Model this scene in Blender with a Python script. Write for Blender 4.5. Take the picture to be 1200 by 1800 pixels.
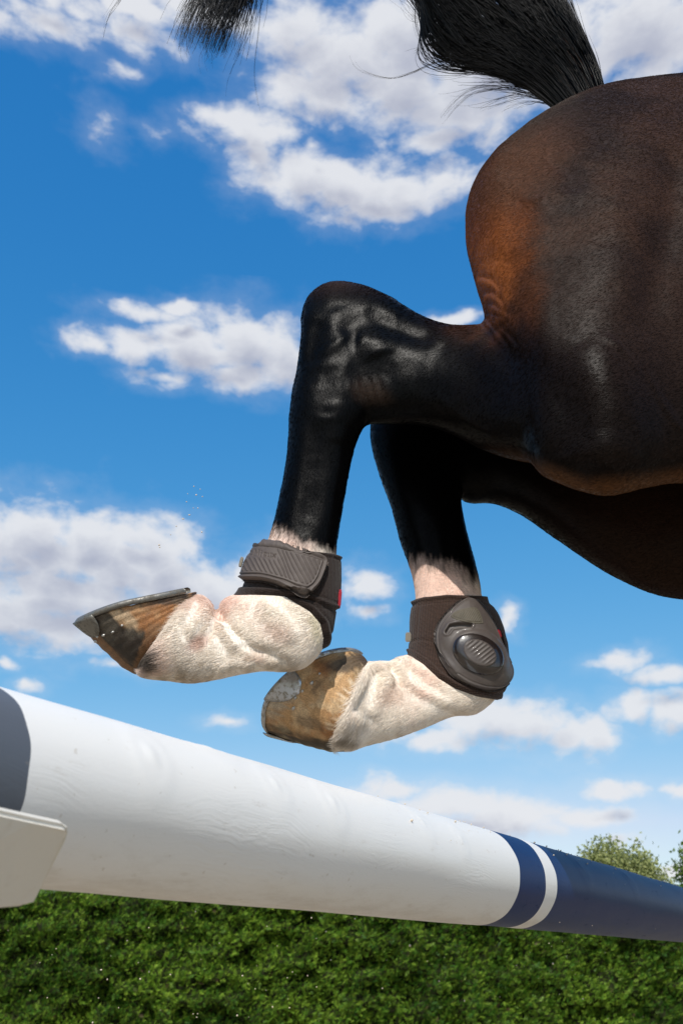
import bpy, bmesh, math, random
import numpy as np
from mathutils import Vector, Matrix
from mathutils.bvhtree import BVHTree

for o in list(bpy.data.objects):
    bpy.data.objects.remove(o)
S = bpy.context.scene
COL = S.collection
R = math.radians
rng = np.random.default_rng(7)
random.seed(7)

# ------------------------------------------------------------------ camera
CZ = 1.05                                   # lens height above the sand
LENS, SENS = 23.0, 23.5
F = LENS / SENS * 1800.0
TH = math.atan(795.0 / F)                   # tilted up about 24 degrees
CAM = np.array([0.0, 0.0, CZ])
cd = bpy.data.cameras.new('camera')
cd.sensor_fit = 'VERTICAL'; cd.sensor_height = SENS; cd.sensor_width = SENS; cd.lens = LENS
cd.clip_start = 0.02; cd.clip_end = 6000
cd.dof.use_dof = True; cd.dof.focus_distance = 1.10; cd.dof.aperture_fstop = 11.0
cam = bpy.data.objects.new('camera', cd); COL.objects.link(cam)
cam.location = (0, 0, CZ); cam.rotation_euler = (R(90) + TH, 0, 0)
S.camera = cam

# ------------------------------------------------------------------ light
SUN_EL, SUN_AZ = R(44), R(265)              # azimuth measured from +X counter-clockwise: behind the lens
SKY_TINT = (0.80, 1.16, 1.42)
SDIR = np.array([math.cos(SUN_EL) * math.cos(SUN_AZ), math.cos(SUN_EL) * math.sin(SUN_AZ), math.sin(SUN_EL)])
ld = bpy.data.lights.new('sun', 'SUN'); ld.energy = 4.3; ld.angle = R(0.53); ld.color = (1.0, 0.955, 0.88)
sun = bpy.data.objects.new('sun', ld); COL.objects.link(sun)
sun.rotation_euler = Vector(-SDIR).to_track_quat('-Z', 'Y').to_euler()
S.view_settings.view_transform = 'Standard'; S.view_settings.look = 'None'
S.view_settings.exposure = 0.0; S.view_settings.gamma = 1.0
S.view_settings.use_curve_mapping = False
try:
    S.cycles.use_denoising = True
    S.cycles.max_bounces = 6
except Exception:
    pass

# picture geometry of the place: pixel (of the 1200 x 1800 photograph) -> ray
FW = np.array([0, math.cos(TH), math.sin(TH)]); UP = np.array([0, -math.sin(TH), math.cos(TH)]); RT = np.array([1.0, 0, 0])
def ray(x, y): return RT * (x - 600) / F + UP * (900 - y) / F + FW
def at(x, y, Y):
    r = ray(x, y); return CAM + r * (Y / r[1])
def proj(P):
    d = P - CAM; z = d @ FW
    return 600 + F * (d @ RT) / z, 900 - F * (d @ UP) / z

# ------------------------------------------------------------------ node helpers
def nd(nt, t, **kw):
    n = nt.nodes.new(t)
    for k, v in kw.items():
        if k.startswith('i_'):
            key = k[2:]
            key = int(key) if key.isdigit() else key
            n.inputs[key].default_value = v
        else: setattr(n, k, v)
    return n
def mth(nt, op, a, b=None, c=None, clamp=False):
    n = nt.nodes.new('ShaderNodeMath'); n.operation = op; n.use_clamp = clamp
    for i, v in enumerate((a, b, c)):
        if v is None: continue
        if isinstance(v, (int, float)): n.inputs[i].default_value = v
        else: nt.links.new(v, n.inputs[i])
    return n.outputs[0]
def vmth(nt, op, a, b=None, out=0):
    n = nt.nodes.new('ShaderNodeVectorMath'); n.operation = op
    for i, v in enumerate((a, b)):
        if v is None: continue
        if isinstance(v, (tuple, list)): n.inputs[i].default_value = v
        else: nt.links.new(v, n.inputs[i])
    return n.outputs['Value'] if out else n.outputs[0]
def sstep(nt, v, a, b):
    n = nt.nodes.new('ShaderNodeMapRange'); n.interpolation_type = 'SMOOTHSTEP'
    n.inputs['From Min'].default_value = a; n.inputs['From Max'].default_value = b
    nt.links.new(v, n.inputs['Value']); return n.outputs[0]
def mixc(nt, f, a, b, mode='MIX'):
    n = nt.nodes.new('ShaderNodeMix'); n.data_type = 'RGBA'; n.blend_type = mode
    for s, v in ((0, f), (6, a), (7, b)):
        if isinstance(v, (int, float)): n.inputs[s].default_value = v
        elif isinstance(v, (tuple, list)): n.inputs[s].default_value = tuple(v) + (1,) if len(v) == 3 else v
        else: nt.links.new(v, n.inputs[s])
    return n.outputs[2]
def noise(nt, vec, scale, detail=4, rough=0.5, dist=0.0, out=0):
    n = nd(nt, 'ShaderNodeTexNoise'); n.inputs['Scale'].default_value = scale; n.inputs['Detail'].default_value = detail
    n.inputs['Roughness'].default_value = rough; n.inputs['Distortion'].default_value = dist
    if vec is not None: nt.links.new(vec, n.inputs['Vector'])
    return n.outputs[out]
def mapping(nt, vec, scale=(1, 1, 1), rot=(0, 0, 0)):
    n = nd(nt, 'ShaderNodeMapping'); n.inputs['Scale'].default_value = scale; n.inputs['Rotation'].default_value = rot
    nt.links.new(vec, n.inputs['Vector']); return n.outputs[0]
def bump(nt, h, strength, dist, normal=None):
    n = nd(nt, 'ShaderNodeBump'); n.inputs['Strength'].default_value = strength; n.inputs['Distance'].default_value = dist
    nt.links.new(h, n.inputs['Height'])
    if normal is not None: nt.links.new(normal, n.inputs['Normal'])
    return n.outputs[0]
def newmat(name, col=(0.5, 0.5, 0.5), rough=0.6, spec=0.5, metal=0.0):
    m = bpy.data.materials.new(name); m.use_nodes = True; nt = m.node_tree
    b = nt.nodes['Principled BSDF']
    b.inputs['Base Color'].default_value = (*col, 1); b.inputs['Roughness'].default_value = rough
    b.inputs['Specular IOR Level'].default_value = spec; b.inputs['Metallic'].default_value = metal
    return m, nt, b

# ------------------------------------------------------------------ sky
W = bpy.data.worlds.new('World'); S.world = W; W.use_nodes = True
wt = W.node_tree; wt.nodes.clear()
sky = nd(wt, 'ShaderNodeTexSky'); sky.sky_type = 'NISHITA'; sky.sun_disc = False
sky.sun_elevation = SUN_EL; sky.sun_rotation = math.pi / 2 - SUN_AZ
sky.altitude = 0; sky.air_density = 1.0; sky.dust_density = 0.35; sky.ozone_density = 2.6

def azel(px, py):
    r = ray(px, py); r = r / np.linalg.norm(r)
    el = math.degrees(math.asin(r[2])); a = math.degrees(math.atan2(r[0], r[1]))
    return a * math.cos(math.radians(el)), el
# every cloud is a handful of puffs (x, y, half-width, half-height as seen in the picture)
PUFFS = [
 (-60,955,110,85),(60,930,100,60),(150,940,80,52),(250,945,80,48),(110,1050,220,80),(300,1050,140,60),(20,960,110,80),(110,990,110,78),(205,985,100,82),(290,1005,95,80),(365,1050,90,65),(450,1030,85,62),(520,1060,60,40),
 (30,1085,190,62),(210,1092,190,58),(350,1095,120,52),(48,1206,32,20,.22),(10,1168,40,16,.3),(200,1170,160,24,.55),
 (165,600,58,22),(240,608,80,34),(325,605,95,50),(380,625,130,48),(425,602,88,66),(505,620,80,62),(430,655,110,34),(255,551,92,22,.18),(315,543,40,18,.1),(300,660,120,30,.5),
 (790,561,52,12),
 (178,212,62,60,.62),(285,232,75,34,.62),(548,258,40,40,.55),(395,212,66,36),(450,250,66,46),(520,302,70,50),(600,345,90,46),(700,330,100,56),(780,315,72,46),(650,372,95,28),(430,230,110,40),(560,320,120,50),(660,335,110,50),
 (500,50,100,75),(600,105,150,85),(555,160,120,48),(700,150,150,90),(800,205,130,62),(870,110,220,140),(720,50,160,85),(1120,50,190,120),(1010,100,160,120),(770,238,95,28),
 (100,36,190,60,.42),(240,60,110,66,.45),(212,120,60,36,.6),(80,-10,150,40,.1),(240,10,90,40,.1),(330,15,100,45),(-60,10,120,30),
 (1090,1160,62,20),(1165,1182,66,22),(1115,1242,56,34),(1180,1248,66,34),(1260,1200,60,40),
 (760,1300,110,24),(850,1270,100,44),(930,1275,110,44),(1010,1290,80,36),(1050,1302,44,22),
 (690,1390,80,24),(790,1412,120,36),(900,1432,130,38),(1040,1440,92,24),(850,1455,160,26),
 (1080,1386,62,20),(1190,1386,34,13),(640,1028,48,36),(650,1078,44,18,.25),(893,1095,24,36,.3),(400,1270,60,18,.4),(1182,1530,34,14),(1090,1475,80,22,.4),
]
def cloud_group(name, puffs, generic=False):
    grp = bpy.data.node_groups.new(name, 'ShaderNodeTree')
    grp.interface.new_socket('P', in_out='INPUT', socket_type='NodeSocketVector')
    grp.interface.new_socket('D', in_out='OUTPUT', socket_type='NodeSocketFloat')
    grp.interface.new_socket('S', in_out='OUTPUT', socket_type='NodeSocketFloat')
    gi = grp.nodes.new('NodeGroupInput'); go = grp.nodes.new('NodeGroupOutput')
    if generic:                      # the same kind of clouds over the rest of the sky
        gen = noise(grp, mapping(grp, gi.outputs[0], (0.045, 0.09, 1)), 1.0, 3, 0.5)
        fr = vmth(grp, 'LENGTH', vmth(grp, 'MULTIPLY', vmth(grp, 'SUBTRACT', gi.outputs[0], (0, 28, 0)), (1 / 27.0, 1 / 32.0, 0)), out=1)
        acc = mth(grp, 'MULTIPLY_ADD', gen, -7.0, 4.75)
        acc = mth(grp, 'ADD', acc, mth(grp, 'MULTIPLY', mth(grp, 'SUBTRACT', 1.0, sstep(grp, fr, 1.0, 1.25)), 3.0))
    else:
        wn = nd(grp, 'ShaderNodeTexNoise'); wn.inputs['Scale'].default_value = 0.55; wn.inputs['Detail'].default_value = 3
        grp.links.new(gi.outputs[0], wn.inputs['Vector'])
        off = vmth(grp, 'MULTIPLY', vmth(grp, 'SUBTRACT', wn.outputs['Color'], (0.5, 0.5, 0.5)), (1.6, 1.1, 0))
        q = vmth(grp, 'ADD', gi.outputs[0], off)
        acc = None
        for (x, y, a, b, *thin) in puffs:
            c = azel(x, y); e1 = azel(x + a, y); e2 = azel(x, y - b)
            ra = math.hypot(e1[0] - c[0], e1[1] - c[1]); rb = math.hypot(e2[0] - c[0], e2[1] - c[1])
            n = grp.nodes.new('ShaderNodeVectorMath'); n.operation = 'MULTIPLY_ADD'; grp.links.new(q, n.inputs[0])
            n.inputs[1].default_value = (1 / ra, 1 / rb, 0); n.inputs[2].default_value = (-c[0] / ra, -c[1] / rb, 0)
            l = vmth(grp, 'LENGTH', n.outputs[0], out=1)
            if thin: l = mth(grp, 'ADD', l, thin[0])          # a wisp
            acc = l if acc is None else mth(grp, 'MINIMUM', acc, l)
    f1 = noise(grp, mapping(grp, gi.outputs[0], (0.8, 1.15, 1)), 0.50, 8, 0.57, 0.15)
    f2 = noise(grp, gi.outputs[0], 0.16, 1, 0.5)
    d = mth(grp, 'SUBTRACT', 1.0, acc)
    fine = mth(grp, 'SUBTRACT', f1, 0.52)
    grp.links.new(mth(grp, 'ADD', d, mth(grp, 'MULTIPLY', fine, 1.05)), go.inputs[1])
    d = mth(grp, 'ADD', d, mth(grp, 'MULTIPLY', fine, 2.15))
    d = mth(grp, 'ADD', d, mth(grp, 'MULTIPLY', mth(grp, 'SUBTRACT', f2, 0.5), 0.5))
    grp.links.new(d, go.inputs[0]); return grp

tc = nd(wt, 'ShaderNodeTexCoord')
vn = vmth(wt, 'NORMALIZE', tc.outputs['Generated'])
sx = nd(wt, 'ShaderNodeSeparateXYZ'); wt.links.new(vn, sx.inputs[0])
el = mth(wt, 'ARCSINE', sx.outputs[2]); az = mth(wt, 'ARCTAN2', sx.outputs[0], sx.outputs[1])
azd = mth(wt, 'MULTIPLY', mth(wt, 'MULTIPLY', az, mth(wt, 'COSINE', el)), 57.29578); eld = mth(wt, 'MULTIPLY', el, 57.29578)
cx = nd(wt, 'ShaderNodeCombineXYZ'); wt.links.new(azd, cx.inputs[0]); wt.links.new(eld, cx.inputs[1])
tint0 = mixc(wt, 1.0, sky.outputs[0], SKY_TINT, 'MULTIPLY')
sc3 = nd(wt, 'ShaderNodeSeparateColor'); wt.links.new(tint0, sc3.inputs[0]); cc3 = nd(wt, 'ShaderNodeCombineColor')
for k_, (g_, a_) in enumerate(((1.8, 4.1), (0.83, 0.96), (0.46, 0.87))):      # deep summer blue overhead, pale towards the horizon
    gv = mth(wt, 'MULTIPLY', mth(wt, 'POWER', mth(wt, 'MULTIPLY', sc3.outputs[k_], 0.1), g_), a_ * 10.0)
    if k_ == 0: red_ = gv
    else: wt.links.new(gv, cc3.inputs[k_])
    if k_ == 1: wt.links.new(mth(wt, 'MINIMUM', red_, mth(wt, 'MULTIPLY', gv, 0.80)), cc3.inputs[0])
tint = cc3.outputs[0]
above = sstep(wt, sx.outputs[2], 0.0, 0.03)
def layer(name, puffs, generic=False):
    grp = cloud_group(name, puffs, generic)
    def dens(vec):
        g = nd(wt, 'ShaderNodeGroup'); g.node_tree = grp; wt.links.new(vec, g.inputs[0]); return g.outputs
    d0, s0 = dens(cx.outputs[0])
    _, d1 = dens(vmth(wt, 'ADD', cx.outputs[0], (-0.35, 1.25, 0)))
    alpha = mth(wt, 'MAXIMUM', mth(wt, 'MULTIPLY', sstep(wt, d0, -0.34, 0.62), 0.93), mth(wt, 'MULTIPLY', sstep(wt, d0, -1.0, 0.45), 0.16))
    alpha = mth(wt, 'MULTIPLY', alpha, above)
    shade = sstep(wt, mth(wt, 'ADD', mth(wt, 'MULTIPLY', d1, 0.75), mth(wt, 'MULTIPLY', s0, 0.25)), 0.18, 1.05)
    ccol = mixc(wt, shade, (8.1, 8.2, 8.5), (4.5, 4.72, 5.7))
    bg = nd(wt, 'ShaderNodeBackground'); bg.inputs['Strength'].default_value = 0.10
    wt.links.new(mixc(wt, alpha, tint, ccol), bg.inputs['Color']); return bg.outputs[0]
def either(fac, a, b):
    m = nd(wt, 'ShaderNodeMixShader'); wt.links.new(fac, m.inputs[0]); wt.links.new(a, m.inputs[1]); wt.links.new(b, m.inputs[2]); return m.outputs[0]
top = layer('clouds_high', [p for p in PUFFS if p[1] < 470])
mid = layer('clouds_middle', [p for p in PUFFS if 470 <= p[1] < 780])
low = layer('clouds_low', [p for p in PUFFS if p[1] >= 780])
rest = layer('clouds_elsewhere', None, True)
e1, e2 = azel(600, 470)[1] - 0.6, azel(600, 785)[1] - 0.3
inside = either(mth(wt, 'GREATER_THAN', eld, e1), either(mth(wt, 'GREATER_THAN', eld, e2), low, mid), top)
box = mth(wt, 'MULTIPLY', mth(wt, 'LESS_THAN', mth(wt, 'ABSOLUTE', azd), 25.0), mth(wt, 'LESS_THAN', mth(wt, 'ABSOLUTE', mth(wt, 'SUBTRACT', eld, 26.0)), 30.0))
final = either(box, rest, inside)
W.cycles.sampling_method = 'MANUAL'; W.cycles.sample_map_resolution = 512
wo = nd(wt, 'ShaderNodeOutputWorld'); wt.links.new(final, wo.inputs['Surface'])

# ------------------------------------------------------------------ mesh helpers
def smooth(me, on=True):
    me.polygons.foreach_set('use_smooth', np.full(len(me.polygons), on)); me.update()
def mesh_from(name, V, Fc, mat=None, parent=None, sm=True):
    me = bpy.data.meshes.new(name)
    V = np.asarray(V, float)
    if isinstance(Fc, np.ndarray):
        n, k = Fc.shape
        me.vertices.add(len(V)); me.vertices.foreach_set('co', V.astype(np.float32).ravel())
        me.loops.add(n * k); me.loops.foreach_set('vertex_index', Fc.astype(np.int32).ravel())
        me.polygons.add(n); me.polygons.foreach_set('loop_start', np.arange(0, n * k, k, dtype=np.int32))
        me.update(calc_edges=True)
    else:
        me.from_pydata([tuple(v) for v in V], [], [tuple(int(i) for i in f) for f in Fc]); me.update()
    smooth(me, sm)
    o = bpy.data.objects.new(name, me); COL.objects.link(o)
    if mat: me.materials.append(mat)
    if parent is not None: o.parent = parent
    return o
def tag(o, label=None, cat=None, group=None, kind=None):
    if label: o['label'] = label
    if cat: o['category'] = cat
    if group: o['group'] = group
    if kind: o['kind'] = kind
    return o
def empty(name, loc=(0, 0, 0)):
    o = bpy.data.objects.new(name, None); COL.objects.link(o); o.location = loc; o.empty_display_size = 0.1
    return o
def local(parent_loc, V): return np.asarray(V, float) - np.asarray(parent_loc, float)
def ssn(x, a, b):
    t = np.clip((x - a) / (b - a), 0, 1); return t * t * (3 - 2 * t)
def vnoise(P, seed=0):
    """value noise in 0..1 on points (n,3)"""
    P = np.asarray(P, float); i = np.floor(P).astype(np.int64); f = P - i; f = f * f * (3 - 2 * f)
    def h(a, b, c):
        n = (a * 374761393 + b * 668265263 + c * 2147483647 + seed * 1442695041) & 0xffffffff
        n = ((n ^ (n >> 13)) * 1274126177) & 0xffffffff
        return ((n ^ (n >> 16)) & 0xffff) / 65535.0
    r = 0
    for dx in (0, 1):
        for dy in (0, 1):
            for dz in (0, 1):
                w = (f[:, 0] if dx else 1 - f[:, 0]) * (f[:, 1] if dy else 1 - f[:, 1]) * (f[:, 2] if dz else 1 - f[:, 2])
                r = r + w * h(i[:, 0] + dx, i[:, 1] + dy, i[:, 2] + dz)
    return r
def fbm(P, oct=4, seed=0):
    s = 0; a = 0.5; t = 0
    for k in range(oct):
        s = s + a * vnoise(np.asarray(P) * 2 ** k + k * 17.3, seed + k); t += a; a *= 0.5
    return s / t
def catmull(X, m):
    """resample rows of X (n,d) with m steps between rows"""
    X = np.asarray(X, float); n = len(X); out = []
    for i in range(n - 1):
        p0 = X[max(i - 1, 0)]; p1 = X[i]; p2 = X[i + 1]; p3 = X[min(i + 2, n - 1)]
        for k in range(m):
            t = k / m
            out.append(0.5 * ((2 * p1) + (-p0 + p2) * t + (2 * p0 - 5 * p1 + 4 * p2 - p3) * t * t + (-p0 + 3 * p1 - 3 * p2 + p3) * t ** 3))
    out.append(X[-1]); return np.array(out)
def polydist(u, v, pts):
    """distance of points (u,v) to an open polyline, and the parameter along it 0..1"""
    best = np.full(u.shape, 1e9); par = np.zeros(u.shape); n = len(pts) - 1
    for i in range(n):
        ax, ay = pts[i]; bx, by = pts[i + 1]; dx, dy = bx - ax, by - ay
        t = np.clip(((u - ax) * dx + (v - ay) * dy) / (dx * dx + dy * dy + 1e-9), 0, 1)
        dd = np.hypot(u - ax - t * dx, v - ay - t * dy); m = dd < best
        best = np.where(m, dd, best); par = np.where(m, (i + t) / n, par)
    return best, par
def polysd(u, v, pts):
    """signed distance to a closed polygon, positive inside"""
    P = list(pts) + [pts[0]]; dd, _ = polydist(u, v, P)
    ins = np.zeros(u.shape, bool)
    for i in range(len(P) - 1):
        ax, ay = P[i]; bx, by = P[i + 1]
        c = ((ay > v) != (by > v)) & (u < (bx - ax) * (v - ay) / (by - ay + 1e-12) + ax)
        ins ^= c
    return np.where(ins, dd, -dd)
def rounded(pts, k=6):
    """smooth closed outline through the points"""
    P = np.array(pts, float); n = len(P); E = np.vstack([P[-1:], P, P[:2]])
    out = []
    for i in range(1, n + 1):
        p0, p1, p2, p3 = E[i - 1], E[i], E[i + 1], E[i + 2] if i + 2 < len(E) else P[1]
        for j in range(k):
            t = j / k
            out.append(0.5 * ((2 * p1) + (-p0 + p2) * t + (2 * p0 - 5 * p1 + 4 * p2 - p3) * t * t + (-p0 + 3 * p1 - 3 * p2 + p3) * t ** 3))
    return [tuple(p) for p in out]

# ------------------------------------------------------------------ ground
mg, nt, b = newmat('sand', (0.50, 0.40, 0.28), 0.95, 0.2)
tcn = nd(nt, 'ShaderNodeTexCoord')
n1 = noise(nt, tcn.outputs['Object'], 0.6, 5); n2 = noise(nt, tcn.outputs['Object'], 40, 6, 0.7)
c = mixc(nt, sstep(nt, n1, 0.3, 0.7), (0.38, 0.30, 0.21), (0.49, 0.40, 0.29))
c = mixc(nt, sstep(nt, n2, 0.35, 0.75), c, (0.27, 0.21, 0.145)); nt.links.new(c, b.inputs['Base Color'])
nt.links.new(bump(nt, n2, 0.6, 0.02), b.inputs['Normal'])
gx = np.linspace(-16, 16, 161); gy = np.linspace(-14, 13.0, 136)
GX, GY = np.meshgrid(gx, gy); Z = 0.004 + 0.05 * (fbm(np.c_[GX.ravel() * 2.2, GY.ravel() * 2.2, np.zeros(GX.size)], 4) )
def gridfaces(ny, nx):
    i = np.arange(ny - 1)[:, None] * nx + np.arange(nx - 1)[None]
    return np.stack([i, i + 1, i + nx + 1, i + nx], -1).reshape(-1, 4)
g = mesh_from('arena_ground', np.c_[GX.ravel(), GY.ravel(), Z], gridfaces(len(gy), len(gx)), mg); tag(g, 'raked pale sand of the riding arena', kind='structure')
mf, nt, b = newmat('meadow', (0.07, 0.10, 0.03), 0.9, 0.2)
tcn = nd(nt, 'ShaderNodeTexCoord')
nt.links.new(mixc(nt, noise(nt, tcn.outputs['Object'], 0.15, 6), (0.045, 0.075, 0.02), (0.10, 0.12, 0.045)), b.inputs['Base Color'])
g = mesh_from('ground', [(-3000, -3000, -0.01), (3000, -3000, -0.01), (3000, 3000, -0.01), (-3000, 3000, -0.01)], [(0, 1, 2, 3)], mf, sm=False)
tag(g, 'green meadow stretching away beyond the hedge', kind='structure')

# ------------------------------------------------------------------ jump pole
PR = 0.05
PD = np.array([0.479467562, 0.877559603, 0.0])            # the pole runs away to the right
PO = CAM + np.array([-0.37531462, 0.20505865, 0.08816349])  # its axis, abreast of the lens
PN = np.array([-PD[1], PD[0], 0.0])
pole = empty('jump_pole', PO)
pole.rotation_euler = (0, 0, math.atan2(PD[1], PD[0]))
tag(pole, 'thick round white and navy painted wooden pole crossing the picture under the hooves', 'jump pole')
def paint(name, col, dirt, rough):
    m, nt, b = newmat(name, col, rough, 0.5)
    t = nd(nt, 'ShaderNodeTexCoord'); ob = t.outputs['Object']
    warp = noise(nt, mapping(nt, ob, (5, 9, 9)), 1.0, 3, 0.5, out=1)
    v = vmth(nt, 'ADD', mapping(nt, ob, (9, 420, 420)), vmth(nt, 'MULTIPLY', vmth(nt, 'SUBTRACT', warp, (0.5, 0.5, 0.5)), (0, 34, 34)))
    grain = noise(nt, v, 1.0, 3, 0.55)
    patch = sstep(nt, noise(nt, mapping(nt, ob, (11, 14, 14)), 1.0, 2), 0.45, 0.72)
    orange = noise(nt, ob, 420, 3, 0.6)
    h = mth(nt, 'MULTIPLY', grain, mth(nt, 'MULTIPLY_ADD', patch, 0.6, 0.16))
    h = mth(nt, 'ADD', h, mth(nt, 'MULTIPLY', orange, 0.14))
    nt.links.new(bump(nt, h, 0.6, 0.0008), b.inputs['Normal'])
    specks = sstep(nt, noise(nt, ob, 160, 2, 0.5), 0.70, 0.76)
    scuff = sstep(nt, noise(nt, mapping(nt, ob, (30, 90, 90)), 1.0, 5, 0.7), 0.60, 0.80)
    c = mixc(nt, mth(nt, 'MULTIPLY', scuff, 0.42), col, dirt)
    c = mixc(nt, mth(nt, 'MULTIPLY', specks, 0.35), c, dirt)
    sep = nd(nt, 'ShaderNodeSeparateXYZ'); nt.links.new(ob, sep.inputs[0])
    # dust and splash marks sit on the rounding that faces the sand
    spl = sstep(nt, mth(nt, 'ADD', mth(nt, 'MULTIPLY', sep.outputs[2], -14.0), noise(nt, mapping(nt, ob, (20, 60, 60)), 1.0, 6, 0.7)), 0.95, 1.35)
    c = mixc(nt, mth(nt, 'MULTIPLY', spl, 0.35), c, dirt)
    nt.links.new(c, b.inputs['Base Color'])
    nt.links.new(mth(nt, 'MULTIPLY_ADD', scuff, 0.25, rough), b.inputs['Roughness'])
    return m
M_white = paint('white_pole_paint', (0.80, 0.78, 0.75), (0.42, 0.35, 0.26), 0.40)
M_navy = paint('navy_pole_paint', (0.003, 0.021, 0.100), (0.030, 0.036, 0.060), 0.44)
M_navy.node_tree.nodes['Principled BSDF'].inputs['Specular IOR Level'].default_value = 0.15
M_slate = paint('slate_pole_paint', (0.095, 0.108, 0.132), (0.22, 0.20, 0.17), 0.5)  # greyer and lighter blue than the navy sections
KNOTS = [(0.47, 2.62, .016, .0016), (0.61, 2.55, .014, .0014), (0.69, 2.6, .015, .0016), (0.86, 2.5, .014, .0012), (0.94, 2.7, .012, .0012), (0.56, 1.9, .018, .0012), (1.35, 2.5, .02, .0016), (1.6, 2.4, .02, .0016)]
def pole_part(name, s0, s1, mat, ds=0.004, cap0=False, cap1=False):
    na = 168; ns = max(3, int((s1 - s0) / ds) + 1)
    s = np.linspace(s0, s1, ns); a = np.linspace(0, 2 * math.pi, na, endpoint=False)
    SS, AA = np.meshgrid(s, a, indexing='ij')
    wob = 0.0006 * np.sin(AA * 5 + s0 * 40) + 0.0005 * np.sin(AA * 11 + 1)
    wob2 = 0.0006 * np.sin(AA * 5 + s1 * 40) + 0.0005 * np.sin(AA * 11 + 1)
    k = (SS - s0) / (s1 - s0); SS2 = SS + wob * (1 - k) * (not cap0) + wob2 * k * (not cap1)
    low = fbm(np.c_[(SS2 * 6).ravel(), (np.cos(AA) * 1.5).ravel(), (np.sin(AA) * 1.5).ravel()], 2).reshape(SS.shape) - 0.5
    r = PR + 0.0022 * low
    for ks, ka, kr, kh in KNOTS:
        da = (AA - ka + math.pi) % (2 * math.pi) - math.pi
        q2 = ((SS2 - ks) / kr) ** 2 + (da * PR / (kr * 1.5)) ** 2
        r = r + .55 * kh * np.exp(-q2) * (1 + 0.35 * np.cos(6 * np.sqrt(q2)))
    V = np.c_[SS2.ravel(), (r * np.cos(AA)).ravel(), (r * np.sin(AA)).ravel()]
    i = np.arange(ns - 1)[:, None] * na; j = np.arange(na)[None]; j2 = (j + 1) % na
    Fq = np.stack([i + j, i + j2, i + na + j2, i + na + j], -1).reshape(-1, 4)
    Fl = [tuple(f) for f in Fq]
    if cap0: Fl.append(tuple(range(na - 1, -1, -1)))
    if cap1: Fl.append(tuple(range((ns - 1) * na, ns * na)))
    return mesh_from(name, V, Fl, mat, pole)
tag(pole_part('painted_section', 0.02, 0.3695, M_slate, 0.008, cap0=True), 'dark slate blue end of the pole at the picture edge')
tag(pole_part('painted_section', 0.3695, 1.090, M_white, 0.0035), 'long white stretch of the pole')
tag(pole_part('painted_section', 1.090, 1.176, M_navy), 'short navy ring on the pole')
tag(pole_part('painted_section', 1.176, 1.217, M_white), 'narrow white ring on the pole')
tag(pole_part('painted_section', 1.217, 3.05, M_navy, 0.006), 'navy stretch at the far side of the pole')
tag(pole_part('painted_section', 3.05, 3.42, M_white, 0.01, cap1=True), 'white far end of the pole')

# white cup that carries the pole, and its upright (off to the left)
mcup, nt, b = newmat('white_plastic', (0.70, 0.66, 0.58), 0.42, 0.5)
t = nd(nt, 'ShaderNodeTexCoord')
nt.links.new(mixc(nt, sstep(nt, noise(nt, t.outputs['Object'], 60, 5, 0.7), 0.5, 0.8), (0.70, 0.66, 0.585), (0.60, 0.54, 0.45)), b.inputs['Base Color'])
nt.links.new(bump(nt, noise(nt, t.outputs['Object'], 300, 3), 0.15, 0.001), b.inputs['Normal'])
def onplane(px, py, dist):
    r = ray(px, py); return CAM + r * (dist / (r @ PN))
stand = empty('jump_stand', PO + PD * -0.12 - np.array([0, 0, PO[2]]))
tag(stand, 'white plastic cup of the jump stand holding the pole at its near end', 'jump stand')
cup_px = [(-230, 1376), (60, 1440), (121, 1453), (126, 1462), (122, 1474), (72, 1572), (62, 1588), (45, 1596), (0, 1600), (-260, 1625)]
def plate(name, pts3, thick, parent, bev=0.0022):
    bm = bmesh.new(); f0 = [bm.verts.new(p) for p in pts3]; f1 = [bm.verts.new(p + thick) for p in pts3]
    bm.faces.new(f0); bm.faces.new(f1[::-1])
    for i in range(len(f0)):
        j = (i + 1) % len(f0); bm.faces.new((f0[j], f0[i], f1[i], f1[j]))
    bmesh.ops.recalc_face_normals(bm, faces=bm.faces)
    bmesh.ops.bevel(bm, geom=[e for e in bm.edges], offset=bev, segments=3, affect='EDGES', clamp_overlap=True)
    me = bpy.data.meshes.new(name); bm.to_mesh(me); bm.free(); smooth(me, False)
    o = bpy.data.objects.new(name, me); COL.objects.link(o); me.materials.append(mcup); o.parent = parent
    for v in me.vertices: v.co -= Vector(parent.location)
    return o
lip = [onplane(x, y, 0.352 + 0.036 * float(np.clip((y - (1425 + .256 * x)) / 150, 0, 1))) for x, y in cup_px]
plate('cup_lip', lip, PN * 0.007 + np.array([0, 0, .004]), stand)
zlo = lip[7][2]
under = [lip[0] * 0 + np.append((PO + PD * s - PN * 0.058)[:2], zlo + 0.004) + PN * w for s, w in ((0.02, 0), (0.335, 0), (0.335, 0.11), (0.02, 0.11))]
plate('cup_base', under, np.array([0, 0, 0.008]), stand)
back = [np.append((PO + PD * s + PN * 0.0535)[:2], z) for s, z in ((0.02, zlo + .013), (0.34, zlo + .013), (0.34, PO[2] + 0.005), (0.02, PO[2] + 0.005))]
plate('cup_back', back, PN * 0.008, stand)
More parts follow.
